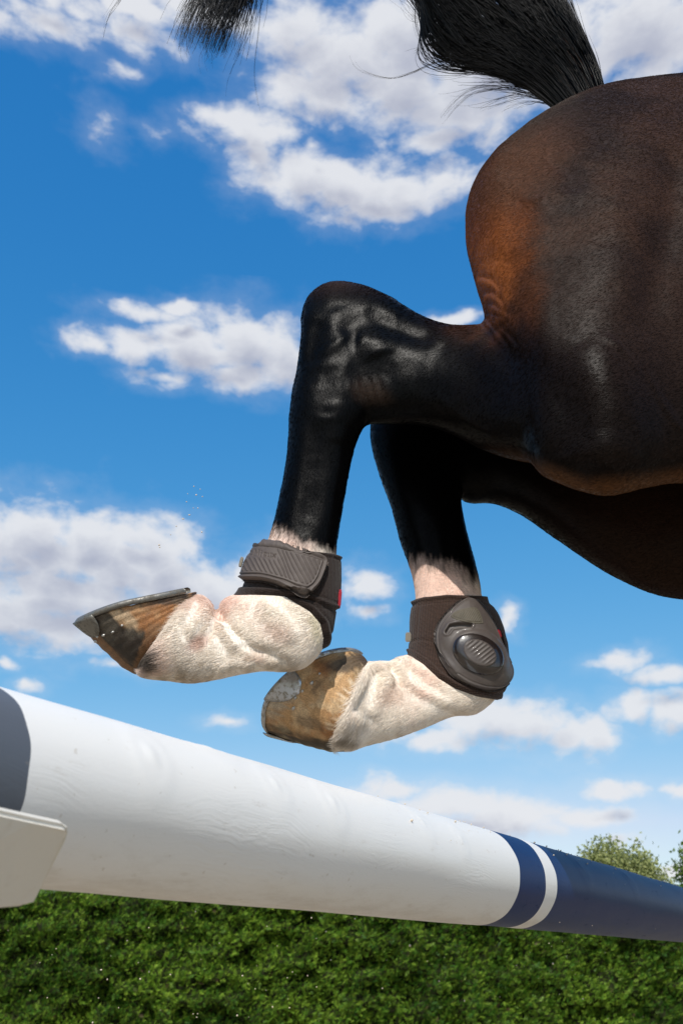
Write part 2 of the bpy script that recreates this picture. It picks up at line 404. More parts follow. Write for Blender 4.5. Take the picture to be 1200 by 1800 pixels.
def boxat(name, c, hx, hy, hz, mat, parent, rot=0.0, bev=0.004):
    bm = bmesh.new(); bmesh.ops.create_cube(bm, size=2)
    for v in bm.verts: v.co = Vector((v.co.x * hx, v.co.y * hy, v.co.z * hz))
    bmesh.ops.bevel(bm, geom=bm.edges[:], offset=bev, segments=2, affect='EDGES')
    bmesh.ops.rotate(bm, verts=bm.verts, cent=(0, 0, 0), matrix=Matrix.Rotation(rot, 3, 'Z'))
    bmesh.ops.translate(bm, verts=bm.verts, vec=Vector(c) - Vector(parent.location))
    me = bpy.data.meshes.new(name); bm.to_mesh(me); bm.free()
    o = bpy.data.objects.new(name, me); COL.objects.link(o); me.materials.append(mat); o.parent = parent
    return o
ang = math.atan2(PD[1], PD[0])
pc = PO + PD * -0.045
boxat('upright', (pc[0], pc[1], 0.80), 0.035, 0.045, 0.78, mcup, stand, ang)
boxat('foot', (pc[0], pc[1], 0.055), 0.05, 0.36, 0.045, mcup, stand, ang)

# ------------------------------------------------------------------ horse body
BV, BF = [], []
def addtube(ringlist):
    """closed tube from rings (m,n,3)"""
    base = len(BV); m = len(ringlist); n = len(ringlist[0])
    for r_ in ringlist: BV.extend(map(tuple, r_))
    BV.append(tuple(np.mean(ringlist[0], 0))); BV.append(tuple(np.mean(ringlist[-1], 0)))
    for i in range(m - 1):
        for j in range(n):
            k = (j + 1) % n; BF.append((base + i * n + j, base + i * n + k, base + (i + 1) * n + k, base + (i + 1) * n + j))
    for j in range(n):
        k = (j + 1) % n
        BF.append((base + m * n, base + k, base + j)); BF.append((base + m * n + 1, base + (m - 1) * n + j, base + (m - 1) * n + k))
def loft(secs, n=44, steps=5):
    """section: ax, ay, bx, by (outline pixels), Ya, Yb (distance), bulge to the lens, bulge away, squareness"""
    X = catmull(np.array(secs, float), steps); rings = []
    t = np.linspace(0, 2 * math.pi, n, endpoint=False)
    for ax, ay, bx, by, ya, yb, f, bk, ex in X:
        A = at(ax, ay, ya); B = at(bx, by, yb); C = (A + B) / 2; U = (A - B) / 2
        w = CAM - C; w /= np.linalg.norm(w); u_ = U / np.linalg.norm(U)
        cs, sn = np.cos(t), np.sin(t)
        cs = np.sign(cs) * np.abs(cs) ** (2 / ex); sn = np.sign(sn) * np.abs(sn) ** (2 / ex)
        rings.append(C + cs[:, None] * U + (sn * np.where(sn > 0, f, bk))[:, None] * w)
    addtube(rings)
def wloft(secs, n=36, steps=5):
    """section: centre xyz, half-height, half-width, tilt of the section (rad) about Y"""
    X = catmull(np.array(secs, float), steps); rings = []
    t = np.linspace(0, 2 * math.pi, n, endpoint=False)
    for x, y, z, hh, hw, tl in X:
        upv = np.array([math.sin(tl), 0, math.cos(tl)])
        rings.append(np.array([x, y, z]) + np.cos(t)[:, None] * upv * hh + np.sin(t)[:, None] * np.array([0, hw, 0]))
    addtube(rings)
N1 = 1.06          # distance of the near hind leg
def Q(ax, ay, bx, by, Y, f, b=None, ex=2.2): return (ax, ay, bx, by, Y, Y, f, b if b is not None else f, ex)
# gaskin of the near leg, from thigh to point of hock; unseen back thickened to shade the far leg
loft([Q(930,575,940,815,1.04,.13), Q(880,572,885,803,1.045,.10), Q(840,571,842,788,1.05,.078,.12), Q(790,570,795,764,1.055,.062,.11), Q(740,554,745,748,1.06,.054,.10), Q(690,525,690,745,1.06,.049,.085),
      Q(645,504,648,745,1.06,.046,.065), Q(602,494,600,742,1.06,.042), Q(566,500,560,735,1.06,.038), Q(542,519,535,715,1.06,.032), Q(530,548,522,690,1.06,.02)])
# hock and cannon of the near leg
loft([Q(534,545,665,570,1.06,.038), Q(528,590,690,640,1.06,.046), Q(521,648,672,690,1.06,.047), Q(511,700,650,735,1.06,.045), Q(507,745,631,766,1.06,.039), Q(504,800,619,805,1.06,.034),
      Q(492,865,607,872,1.06,.031), Q(480,920,597,925,1.06,.031), Q(468,958,590,975,1.06,.033), Q(447,992,590,1010,1.06,.037), Q(434,1030,588,1055,1.06,.04), Q(430,1045,580,1090,1.06,.038)], 44)
# fetlock and pastern of the near leg
loft([Q(447,1000,588,1030,1.06,.036), Q(432,1036,584,1080,1.06,.041), Q(422,1042,572,1130,1.06,.043), Q(408,1046,545,1166,1.058,.042), Q(397,1052,510,1180,1.056,.038), Q(386,1060,462,1180,1.055,.034),
      Q(374,1056,422,1186,1.054,.034), Q(362,1050,385,1194,1.053,.037), Q(352,1046,340,1201,1.052,.042), Q(343,1046,296,1197,1.05,.050), Q(337,1048,266,1194,1.05,.0545), Q(331,1052,247,1188,1.05,.055), Q(318,1066,243,1168,1.05,.046)], 48)
# far hind leg
N2 = 1.20
loft([Q(690,625,800,650,1.220,.045), Q(668,680,806,740,1.215,.05), Q(650,758,808,820,1.210,.046), Q(665,830,811,880,1.205,.041), Q(688,895,815,908,1.200,.036), Q(704,955,827,958,1.200,.034),
      Q(722,1005,840,1010,1.200,.034), Q(730,1050,848,1052,1.200,.036), Q(726,1090,872,1085,1.200,.041), Q(726,1125,884,1130,1.200,.045), Q(726,1150,888,1180,1.200,.044)], 44)
loft([Q(727,1110,886,1130,1.200,.042), Q(724,1140,889,1185,1.200,.045), Q(718,1152,872,1225,1.198,.046), Q(706,1152,838,1254,1.193,.043), Q(697,1157,795,1260,1.188,.038), Q(686,1160,745,1280,1.180,.036),
      Q(675,1162,695,1298,1.172,.038), Q(662,1163,645,1311,1.165,.042), Q(653,1162,624,1318,1.156,.052), Q(648,1163,606,1320,1.151,.0565), Q(642,1166,594,1320,1.147,.0595), Q(636,1172,584,1315,1.145,.0590), Q(626,1186,580,1298,1.143,.050)], 48)
# gaskin and thigh of the far leg
loft([Q(700,620,668,740,1.235,.03), Q(745,625,740,800,1.235,.05), Q(800,640,812,880,1.240,.062), Q(850,650,862,884,1.250,.075), Q(905,660,915,905,1.260,.09), Q(960,670,985,953,1.270,.10), Q(1030,680,1055,1000,1.280,.11),
      Q(1110,690,1130,1037,1.290,.115), Q(1200,680,1210,1055,1.300,.12), Q(1290,660,1300,1050,1.300,.13), Q(1380,640,1380,1000,1.300,.12), Q(1460,640,1450,940,1.28,.10), Q(1520,620,1510,840,1.27,.06), Q(1570,600,1560,740,1.26,.02)], 44)
# dock of the tail
loft([Q(1085,200,1010,250,1.25,.05), Q(1052,138,992,180,1.25,.034), Q(1018,78,955,128,1.25,.026), Q(975,18,925,66,1.25,.016), Q(930,-20,900,20,1.25,.006)])
# rump and near thigh
def RR(x0, y0, x1, y1, ya, yb, f, b, ex=2.2): return (x0, y0, x1, y1, ya, yb, f, b, ex)
loft([RR(818,375,819,432,1.12,1.10,.03,.06), RR(826,335,830,478,1.12,1.09,.075,.13), RR(847,295,852,556,1.11,1.075,.115,.20), RR(872,262,876,640,1.11,1.05,.135,.26), RR(903,236,905,745,1.11,1.03,.15,.30),
      RR(942,207,942,823,1.11,1.0,.16,.32), RR(985,182,985,846,1.11,.985,.165,.33), RR(1030,160,1028,862,1.11,.975,.168,.34), RR(1075,147,1072,866,1.11,.97,.168,.345), RR(1125,139,1115,856,1.11,.975,.165,.35),
      RR(1180,132,1165,846,1.11,.985,.16,.35), RR(1240,127,1225,842,1.11,.99,.16,.35), RR(1330,122,1310,838,1.11,1.0,.16,.35), RR(1430,120,1410,836,1.12,1.02,.16,.34), RR(1540,150,1520,800,1.14,1.05,.13,.28), RR(1640,230,1620,700,1.15,1.10,.08,.2), RR(1700,330,1690,600,1.15,1.12,.03,.1)], 64)
# barrel, chest, neck, head and forelegs (outside the picture)
MY = 1.17
wloft([(0.52, MY, 1.92, .30, .24, .1), (0.72, MY, 1.90, .32, .27, .08), (0.95, MY, 1.87, .335, .29, .03), (1.2, MY, 1.85, .345, .28, -.03), (1.45, MY, 1.85, .35, .25, -.12), (1.65, MY, 1.86, .31, .2, -.3), (1.8, MY, 1.86, .2, .15, -.4)])
wloft([(1.4, MY, 1.98, .26, .14, -.6), (1.6, MY, 2.06, .25, .12, -.7), (1.8, MY, 2.16, .20, .10, -.75), (2.0, MY, 2.24, .16, .085, -.7), (2.14, MY, 2.28, .12, .075, -.4)])
wloft([(2.04, MY, 2.32, .08, .07, .3), (2.16, MY, 2.26, .13, .1, .5), (2.3, MY, 2.15, .105, .075, .6), (2.42, MY, 2.04, .075, .055, .65), (2.52, MY, 1.95, .06, .05, .7), (2.56, MY, 1.91, .03, .03, .7)])
for sy in (-0.13, 0.13):
    wloft([(1.5, MY + sy, 1.72, .14, .09, 1.2), (1.58, MY + sy, 1.5, .09, .07, 1.35), (1.66, MY + sy, 1.28, .055, .045, 1.3), (1.70, MY + sy, 1.2, .052, .045, 1.5), (1.69, MY + sy, 1.08, .037, .03, 1.6), (1.67, MY + sy, .95, .036, .032, 1.7),
           (1.69, MY + sy, .88, .042, .036, 1.3), (1.74, MY + sy, .82, .035, .032, 1.0), (1.78, MY + sy, .78, .055, .05, .9), (1.80, MY + sy, .73, .06, .055, .9)])
VOX = 0.0034
tmp = mesh_from('tmp', BV, BF)
md = tmp.modifiers.new('r', 'REMESH'); md.mode = 'VOXEL'; md.voxel_size = VOX; md.adaptivity = 0.0
dg = bpy.context.evaluated_depsgraph_get()
me = bpy.data.meshes.new_from_object(tmp.evaluated_get(dg)); bpy.data.objects.remove(tmp)
nv = len(me.vertices); V = np.empty(nv * 3, np.float32); me.vertices.foreach_get('co', V); V = V.reshape(-1, 3).astype(float)
Eg = np.empty(len(me.edges) * 2, np.int32); me.edges.foreach_get('vertices', Eg); Eg = Eg.reshape(-1, 2)
deg = np.bincount(Eg.ravel(), minlength=nv).astype(float)
def lap(X):
    out = np.empty_like(X)
    for k in range(X.shape[1]):
        out[:, k] = (np.bincount(Eg[:, 0], X[Eg[:, 1], k], nv) + np.bincount(Eg[:, 1], X[Eg[:, 0], k], nv)) / deg
    return out
U0, V0 = proj(V)
wt_big = ssn(U0, 690, 860)[:, None] * ssn(1010 - V0, 0, 150)[:, None]     # the big masses are rounder than the legs
for it in range(26):
    L = lap(V); V = V + (L - V) * 0.6 * (1.0 if it < 7 else wt_big)
    if it % 2: V = V - (lap(V) - V) * 0.5 * (1.0 if it < 7 else wt_big) * 0.6
fr_ = ssn(V[:, 0], .52, .68)[:, None] * ssn(V[:, 2], 1.3, 1.5)[:, None]
for it in range(45): V = V + (lap(V) - V) * .7 * fr_
def vnormals(Vx):
    me.vertices.foreach_set('co', Vx.astype(np.float32).ravel()); me.update()
    N = np.empty(nv * 3, np.float32); me.vertex_normals.foreach_get('vector', N); return N.reshape(-1, 3).astype(float)
NRM = vnormals(V)
PU, PV = proj(V); PY = V[:, 1]
def is_far(P, u, v): return (P[:, 1] >= 1.13) | ((u > 604) & (v > 1128) & (u < 960)) | ((v > 1208) & (u < 960))
near = ~is_far(V, PU, PV)
DISP = np.zeros(nv)
def stroke(pts, rad, amp, sel=None, taper=True, sm=3):
    global DISP
    pts = catmull(np.array(pts, float), sm)
    if sel is nl and rad > 6: rad = rad * 1.35
    lo = pts.min(0) - 3 * rad; hi = pts.max(0) + 3 * rad
    m = (PU > lo[0]) & (PU < hi[0]) & (PV > lo[1]) & (PV < hi[1])
    if sel is not None: m &= sel
    i = np.nonzero(m)[0]
    if not len(i): return
    dd, t = polydist(PU[i], PV[i], pts)
    tp = np.clip(4 * t * (1 - t) * 1.6, 0, 1) if taper else 1
    DISP[i] += amp * (1.15 if (sel is not None and (sel is pl or sel is fl)) else (0.44 if sel is nl else 0.5)) * np.exp(-(dd / rad) ** 2) * tp
nl = near & (PU < 700); pl = fl = None
# tendons and cannon bone
stroke([(560,740),(552,800),(545,870),(535,950)], 9, -.0035, nl); stroke([(592,745),(590,800),(580,880),(570,950)], 12, .003, nl)
stroke([(532,740),(528,800),(518,870),(505,940)], 9, .0025, nl); stroke([(612,770),(606,820),(596,900)], 7, -.002, nl)
# hock: bone ridges, the hollow in front of the tendon, folds
stroke([(560,520),(600,522),(650,530),(720,556)], 18, .004, nl); stroke([(600,590),(625,570),(680,575),(760,610)], 20, -.006, near)
stroke([(588,540),(594,580),(608,602)], 17, .0055, nl); stroke([(550,628),(580,612),(612,604)], 7, .0032, nl); stroke([(625,598),(655,604),(668,628)], 19, .0075, nl)
stroke([(560,560),(556,600),(560,640)], 13, -.004, nl); stroke([(640,545),(700,572),(770,600)], 15, -.0055, near); stroke([(610,640),(650,655),(700,650)], 16, -.004, nl); stroke([(585,700),(590,740),(592,780)], 13, .004, nl)
stroke([(540,560),(545,620),(540,680)], 14, -.003, nl); stroke([(570,640),(575,690),(570,735)], 16, -.004, nl)
for k in range(5):
    stroke([(612 + k * 14, 668 - k * 3), (617 + k * 15, 690 - k * 2), (628 + k * 14, 712)], 4.0, .0022, nl); stroke([(605 + k * 14, 668 - k * 3), (610 + k * 15, 690), (620 + k * 14, 712)], 4.0, -.0022, nl)
# thigh and rump muscles
stroke([(870,600),(930,640),(990,720),(1010,800)], 40, -.010, near); stroke([(1000,330),(985,420),(990,520),(1010,620)], 44, -.003, near)
stroke([(1140,180),(1130,300),(1105,420),(1080,520)], 56, .009, near); stroke([(1185,260),(1175,380),(1150,480),(1130,600)], 26, -.010, near)
stroke([(900,300),(880,380),(880,460)], 40, .006, near); stroke([(955,275),(1000,300),(1005,340)], 16, -.006, near); stroke([(915,352),(960,352)], 8, .004, near)
stroke([(1020,600),(1080,680),(1110,760),(1060,840)], 50, .012, near); stroke([(760,600),(820,640),(900,720)], 24, -.004, near)
stroke([(1060,590),(1095,620),(1120,660)], 5, .0035, near); stroke([(1130,650),(1170,720),(1200,760)], 6, .003, near); stroke([(760,690),(820,740),(880,775)], 7, .0022, near)
for k in range(7):      # folds where buttock meets gaskin
    j1, j2, j3 = rng.normal(0, 5, 3)
    stroke([(838 + k * 4 + j1, 482 + k * 12 + j2), (862 + k * 5, 492 + k * 13 + j3), (880 + k * 3 + j1 * 2, 510 + k * 12 + j2)], 4.5 + .3 * j1, (.0022 if k % 2 else -.0028), near)
for k in range(4):
    stroke([(846 + k * 9, 560 + k * 3), (866 + k * 9, 578 + k * 4), (880 + k * 8, 604)], 4, (-.003 if k % 2 else .003), near)
# near pastern: crease, folds, tendon groove, vein
pl = near & (PV > 1000) & (PU < 620)
stroke([(379,1050),(384,1068),(390,1078)], 7, -.009, pl, False); stroke([(384,1070),(378,1100),(362,1130)], 6, -.003, pl); stroke([(388,1072),(402,1100),(430,1128)], 7, -.0045, pl)
stroke([(366,1060),(352,1090),(330,1120)], 10, .003, pl); stroke([(392,1090),(400,1120),(420,1140)], 9, .0028, pl); stroke([(425,1128),(465,1150),(520,1165)], 9, -.004, pl)
stroke([(380,1178),(420,1165),(450,1172)], 8, .0025, pl); stroke([(455,1060),(490,1090),(520,1130)], 18, .0035, pl); stroke([(440,1150),(470,1140),(500,1150)], 7, -.002, pl)
fl = (~near) & (PV > 1120)
stroke([(678,1165),(700,1185),(706,1210)], 8, -.006, fl); stroke([(660,1170),(650,1210),(625,1260)], 12, -.004, fl); stroke([(705,1190),(740,1215),(800,1240)], 9, .0025, fl)
stroke([(690,1180),(670,1220),(650,1260)], 14, .003, fl)
ff = (~near) & (PV < 1060) & (PV > 800)
stroke([(780,890),(790,960),(800,1040)], 10, -.003, ff); stroke([(730,900),(750,980),(765,1040)], 12, .002, ff)
DISP += (fbm(V * 28, 3, 5) - 0.5) * .0028 * ssn(PU, 750, 900)
DISP += (fbm(V * np.array([60, 60, 60]), 3, 9) - 0.5) * .0013 * ssn(1000 - PV, -20, 60)
for _ in range(1): DISP = DISP * .6 + .4 * lap(DISP[:, None])[:, 0]
V = V + NRM * DISP[:, None]
NRM = vnormals(V); PU, PV = proj(V)

# coat colour: bay horse, black points, two white socks, with some shade and bounce painted in
def ell(u, v, cx, cy, rx, ry, rot=0.0):
    c, s = math.cos(R(rot)), math.sin(R(rot)); x, y = u - cx, v - cy
    return np.hypot((x * c + y * s) / rx, (-x * s + y * c) / ry)
def lerp(a, b, m): return a * (1 - m[:, None]) + np.array(b) * m[:, None]
n3 = fbm(V * 9, 4, 3); n4 = fbm(V * 45, 4, 11); n5 = fbm(V * np.array([220, 120, 220]), 3, 21)
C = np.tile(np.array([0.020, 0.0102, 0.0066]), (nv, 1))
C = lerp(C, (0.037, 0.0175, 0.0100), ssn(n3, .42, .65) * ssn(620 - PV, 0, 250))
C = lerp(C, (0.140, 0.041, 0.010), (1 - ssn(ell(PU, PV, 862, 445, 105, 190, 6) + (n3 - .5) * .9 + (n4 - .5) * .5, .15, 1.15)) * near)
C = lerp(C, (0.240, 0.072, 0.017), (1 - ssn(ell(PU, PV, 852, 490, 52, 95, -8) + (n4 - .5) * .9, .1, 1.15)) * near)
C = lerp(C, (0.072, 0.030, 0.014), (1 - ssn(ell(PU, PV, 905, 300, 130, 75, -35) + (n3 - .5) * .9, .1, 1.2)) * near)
C = lerp(C, (0.0022, 0.0014, 0.0012), ssn(PV, 500, 660) * ssn(1120 - PU, -100, 260))  # lower thigh darkened: shade of its downward side put into the coat
C = lerp(C, (0.0034, 0.0021, 0.0017), ssn(PV, 560, 760) * 0.75)  # softer second step of the painted thigh shade
C = lerp(C, (0.016, 0.009, 0.007), (1 - ssn(ell(PU, PV, 1015, 330, 40, 55) + (n4 - .5), .3, 1.1)) * .7)  # shade of the rump dimple painted as darker coat
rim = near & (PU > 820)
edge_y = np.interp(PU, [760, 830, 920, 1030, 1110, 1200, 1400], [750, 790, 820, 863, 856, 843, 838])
C = lerp(C, (0.085, 0.036, 0.014), (1 - ssn(edge_y - PV, 0, 34)) * ssn(PU, 830, 980) * near)  # warm bounce off the sand painted along the lower thigh edge
C = lerp(C, (0.0012, 0.0011, 0.0012), ssn(860 - PU + (n3 - .5) * 90, 0, 150) * ssn(PV, 470, 540))
C = lerp(C, (0.045, 0.026, 0.016), (1 - ssn(ell(PU, PV, 655, 688, 44, 26, 15) + (n4 - .5), .1, 1.2)) * near * .4)
far_th = ~near & (PV > 700)
C = lerp(C, (0.018, 0.0085, 0.005), ssn(PU, 900, 1150) * far_th)
C = lerp(C, (0.0012, 0.0011, 0.0012), (1 - ssn(PU, 800, 960)) * far_th)
# socks
hairy = (fbm(np.c_[PU * .30, PV * .05, PU * 0], 3, 31) - .5)
sock_n = ssn(PV - np.interp(PU, [460, 500, 520, 560, 600], [928, 937, 947, 963, 978]) + hairy * 30, -12, 14) * near * (PU < 640)
sock_f = ssn(PV - np.interp(PU, [700, 725, 760, 800, 850], [988, 984, 988, 1000, 1030]) + hairy * 36, -16, 18) * (~near) * (PU < 920) * (PV > 900)
sock = np.clip(sock_n + sock_f, 0, 1) * (V[:, 0] < 0.6)
Wc = np.tile(np.array([0.80, 0.71, 0.61]), (nv, 1))
Wc = lerp(Wc, (0.74, 0.52, 0.43), ssn(n3, .42, .62) * .85)
Wc = lerp(Wc, (0.50, 0.30, 0.23), (1 - ssn(ell(PU, PV, 352, 1130, 26, 18, -35), .3, 1.1)) * .75 + (1 - ssn(ell(PU, PV, 490, 1112, 40, 22, 20), .2, 1.1)) * .4)
Wc = lerp(Wc, (0.55, 0.38, 0.29), (1 - ssn(ell(PU, PV, 695, 1220, 40, 26, -30), .2, 1.1)) * .6 + (1 - ssn(ell(PU, PV, 455, 1155, 26, 14, 10), .2, 1.1)) * .6)
Wc = lerp(Wc, (0.30, 0.17, 0.11), (1 - ssn(ell(PU, PV, 381, 1068, 10, 16), .3, 1.1)) * near * .8)
dirt = fbm(np.c_[PU * .03 + PV * .05, PU * .12 - PV * .02, PU * 0], 4, 41)
Wc = lerp(Wc, (0.34, 0.25, 0.155), ssn(dirt, .50, .70) * .65 * np.clip(ssn(PV, 1120, 1190) * near + ssn(PV, 1230, 1300) * (~near), 0, 1))
Wc = lerp(Wc, (0.62, 0.56, 0.38), (1 - ssn(ell(PU, PV, 558, 1100, 10, 40, -12), .3, 1.2)) * near * .6)
Wc = lerp(Wc, (0.055, 0.05, 0.042), (1 - ssn(ell(PU, PV, 262, 1158, 34, 34, 40) + hairy * 1.0, .35, 1.0)) * near * .92)
Wc = lerp(Wc, (0.20, 0.15, 0.10), (1 - ssn(ell(PU, PV, 612, 1302, 34, 14, 0) + hairy, .2, 1.0)) * (~near) * .8)
Wc *= (0.93 + 0.14 * n5)[:, None]
C *= (0.90 + 0.20 * n5)[:, None]
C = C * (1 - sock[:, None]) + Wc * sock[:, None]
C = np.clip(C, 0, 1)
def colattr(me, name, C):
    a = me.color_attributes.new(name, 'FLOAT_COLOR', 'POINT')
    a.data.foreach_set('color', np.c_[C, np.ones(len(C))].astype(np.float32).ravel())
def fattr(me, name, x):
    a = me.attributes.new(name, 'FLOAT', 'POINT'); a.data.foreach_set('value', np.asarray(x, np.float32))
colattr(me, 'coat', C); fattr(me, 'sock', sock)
mh, nt, b = newmat('horse_coat', (0.03, 0.02, 0.015), 0.45, 0.5)
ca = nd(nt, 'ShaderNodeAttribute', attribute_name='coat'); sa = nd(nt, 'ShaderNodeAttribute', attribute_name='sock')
t = nd(nt, 'ShaderNodeTexCoord'); ob = t.outputs['Object']
h1 = noise(nt, mapping(nt, ob, (170, 420, 640), (0, R(12), 0)), 1.0, 3, 0.6)
h2 = noise(nt, mapping(nt, ob, (620, 620, 190)), 1.0, 3, 0.6)
sepx = nd(nt, 'ShaderNodeSeparateXYZ'); nt.links.new(ob, sepx.inputs[0])
legm = sstep(nt, sepx.outputs[0], 0.16, 0.04)
hm = nd(nt, 'ShaderNodeMix'); nt.links.new(legm, hm.inputs[0]); nt.links.new(h1, hm.inputs[2]); nt.links.new(h2, hm.inputs[3]); hh = hm.outputs[0]
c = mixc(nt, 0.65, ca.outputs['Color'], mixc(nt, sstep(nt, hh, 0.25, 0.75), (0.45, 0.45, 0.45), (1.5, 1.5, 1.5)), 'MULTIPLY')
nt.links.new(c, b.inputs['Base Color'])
nt.links.new(bump(nt, mth(nt, 'MULTIPLY', hh, mth(nt, 'MULTIPLY_ADD', sa.outputs['Fac'], -0.7, 1.0)), 0.35, 0.0010), b.inputs['Normal'])
bwc = nd(nt, 'ShaderNodeRGBToBW'); nt.links.new(ca.outputs['Color'], bwc.inputs[0])
nt.links.new(mth(nt, 'MULTIPLY_ADD', sa.outputs['Fac'], 0.28, mth(nt, 'MULTIPLY_ADD', sstep(nt, bwc.outputs[0], 0.002, 0.014), 0.14, 0.32)), b.inputs['Roughness'])
nt.links.new(mth(nt, 'MULTIPLY_ADD', sa.outputs['Fac'], 0.14, 0.068), b.inputs['Specular IOR Level'])
me.materials.clear(); me.materials.append(mh); smooth(me)
horse = bpy.data.objects.new('horse', me); COL.objects.link(horse)
tag(horse, 'dark bay horse with two white hind socks leaping over the pole', 'horse')

# ------------------------------------------------------------------ hooves
def hoof_mat(name):
    m, nt, b = newmat(name, (0.3, 0.18, 0.08), 0.5, 0.4)
    a = nd(nt, 'ShaderNodeAttribute', attribute_name='horn'); t = nd(nt, 'ShaderNodeTexCoord')
    n1 = noise(nt, t.outputs['Object'], 700, 5, 0.7)
    c = mixc(nt, 0.8, a.outputs['Color'], mixc(nt, sstep(nt, n1, .3, .7), (.55, .55, .55), (1.35, 1.35, 1.35)), 'MULTIPLY')
    nt.links.new(c, b.inputs['Base Color'])
    nt.links.new(bump(nt, n1, 0.5, 0.0012), b.inputs['Normal'])
    nt.links.new(mth(nt, 'MULTIPLY_ADD', n1, 0.35, 0.46), b.inputs['Roughness'])
    return m
M_horn = hoof_mat('hoof_horn')
def steel(name, c1, c2, r0, metal):
    m, nt, b = newmat(name, c1, r0, 0.5, metal)
    t = nd(nt, 'ShaderNodeTexCoord'); n1 = noise(nt, t.outputs['Object'], 180, 6, 0.7); k = sstep(nt, n1, .46, .64)
    nt.links.new(mixc(nt, k, c1, c2), b.inputs['Base Color'])
    nt.links.new(mth(nt, 'MULTIPLY_ADD', k, 0.35, r0), b.inputs['Roughness'])
    nt.links.new(mth(nt, 'MULTIPLY_ADD', k, -metal, metal), b.inputs['Metallic'])
    nt.links.new(bump(nt, n1, 0.5, 0.001), b.inputs['Normal'])
    return m
M_shoe_dull = steel('muddy_shoe_iron', (0.20, 0.19, 0.17), (0.10, 0.088, 0.07), 0.42, 0.6)
M_shoe_bright = steel('worn_shoe_steel', (0.52, 0.53, 0.55), (0.24, 0.21, 0.16), 0.30, 0.95)
M_nail, _, _ = newmat('nail_steel', (0.5, 0.48, 0.45), 0.4, 0.5, 0.7)
def make_hoof(T, H, upv, shoe_mat, paintfn, clips, label, nail_side, hgt=0.064, cw=.77, toe=1.04, roll=.009):
    X = T - H; L = np.linalg.norm(X); X /= L; Zv = upv - (upv @ X) * X; Zv /= np.linalg.norm(Zv); Yv = np.cross(Zv, X)
    O = (T + H) / 2; hl = L / 2
    def w(p):
        zz = p[..., 2:3] + roll * np.clip((p[..., 0:1] / hl - .05) / .95, 0, 1.1) ** 1.6
        return O + p[..., 0:1] * X + p[..., 1:2] * Yv + zz * Zv
    na, nk = 120, 26
    a = np.linspace(-math.pi, math.pi, na, endpoint=False)
    def outline(a, rx, ry, cx):
        x = np.cos(a); y = np.sin(a)
        x = np.sign(x) * np.abs(x) ** .9; y = np.sign(y) * np.abs(y) ** .82
        return cx + rx * np.where((x > 0) & (cx == 0), x * toe, x), ry * y * (1 - 0.10 * (x < 0) * np.abs(x))
    rows = []
    for k in np.linspace(0, 1, nk):
        sx, sy = outline(a, hl, hl * .88, 0); cx_, cy = outline(a, hl * .62, hl * cw, -hl * .30)
        tt = (cx_ + hl * .9) / (hl * 1.2); cz = 0.010 + np.clip(tt, 0, 1) * hgt
        bow = 0.0016 * math.sin(k * math.pi) - 0.0045 * max(0.0, (k - .84) / .16) ** 1.5
        x = sx + (cx_ - sx) * k; y = sy + (cy - sy) * k; z = cz * k
        gr = 0.00035 * np.sin(k * 38 + np.cos(a) * 2) + 0.0007 * (vnoise(np.c_[np.cos(a) * 3, np.sin(a) * 3, np.full(na, k * 7)], 3) - .5)
        edge = 0.0014 * (vnoise(np.c_[np.cos(a) * 9, np.sin(a) * 9, np.zeros(na)], 8) - .5) * (k < .08)
        rows.append(np.c_[x + (bow + gr + edge) * np.cos(a), y + (bow + gr + edge) * np.sin(a), z])
    # close the sole, a little dished, and the top
    for q_, zz in ((.86, .004), (.5, .010), (.05, .010)): rows.insert(0, np.c_[np.array(outline(a, hl * q_, hl * .88 * q_, 0)).T, np.full(na, zz)])
    cxo, cyo = outline(a, hl * .03, hl * .03, -hl * .3); rows.append(np.c_[cxo, cyo, np.full(na, .03)])
    P = np.vstack(rows); m = len(rows)
    i = np.arange(m - 1)[:, None] * na; j = np.arange(na)[None]; j2 = (j + 1) % na
    Fq = np.stack([i + j, i + j2, i + na + j2, i + na + j], -1).reshape(-1, 4)
    Wp = w(P); o = mesh_from('hoof', Wp, Fq, M_horn, horse)
    bm = bmesh.new(); bm.from_mesh(o.data); bmesh.ops.recalc_face_normals(bm, faces=bm.faces); bm.to_mesh(o.data); bm.free(); smooth(o.data)
    u, v = proj(Wp); av = np.tile(a, m); kv = np.repeat(np.linspace(-.1, 1.04, m), na)
    colattr(o.data, 'horn', np.clip(paintfn(u, v, av, kv, P), 0, 1)); o['label'] = label
    # shoe
    a2 = np.linspace(-R(146), R(146), 90); ro, ri = 1.03, 0.70
    ox, oy = outline(a2, hl * ro, hl * .88 * ro, 0); ix, iy = outline(a2, hl * ri, hl * .88 * ri, 0)
    th = 0.0062; prof = []
    for q_, z in ((0, -.0008), (0, -th + .0018), (.12, -th), (.88, -th), (1, -th + .0018), (1, -.0008)):
        prof.append(np.c_[ox + (ix - ox) * q_, oy + (iy - oy) * q_, np.full(90, z)])
    PP = np.stack(prof, 1); n = 6; Vv = PP.reshape(-1, 3); Ff = []
    for s_ in range(89):
        for q_ in range(n):
            r_ = (q_ + 1) % n; Ff.append((s_ * n + q_, s_ * n + r_, (s_ + 1) * n + r_, (s_ + 1) * n + q_))
    Ff.append(tuple(range(n))); Ff.append(tuple(range(89 * n, 90 * n))[::-1])
    base = len(Vv); Vl = [tuple(p) for p in Vv]
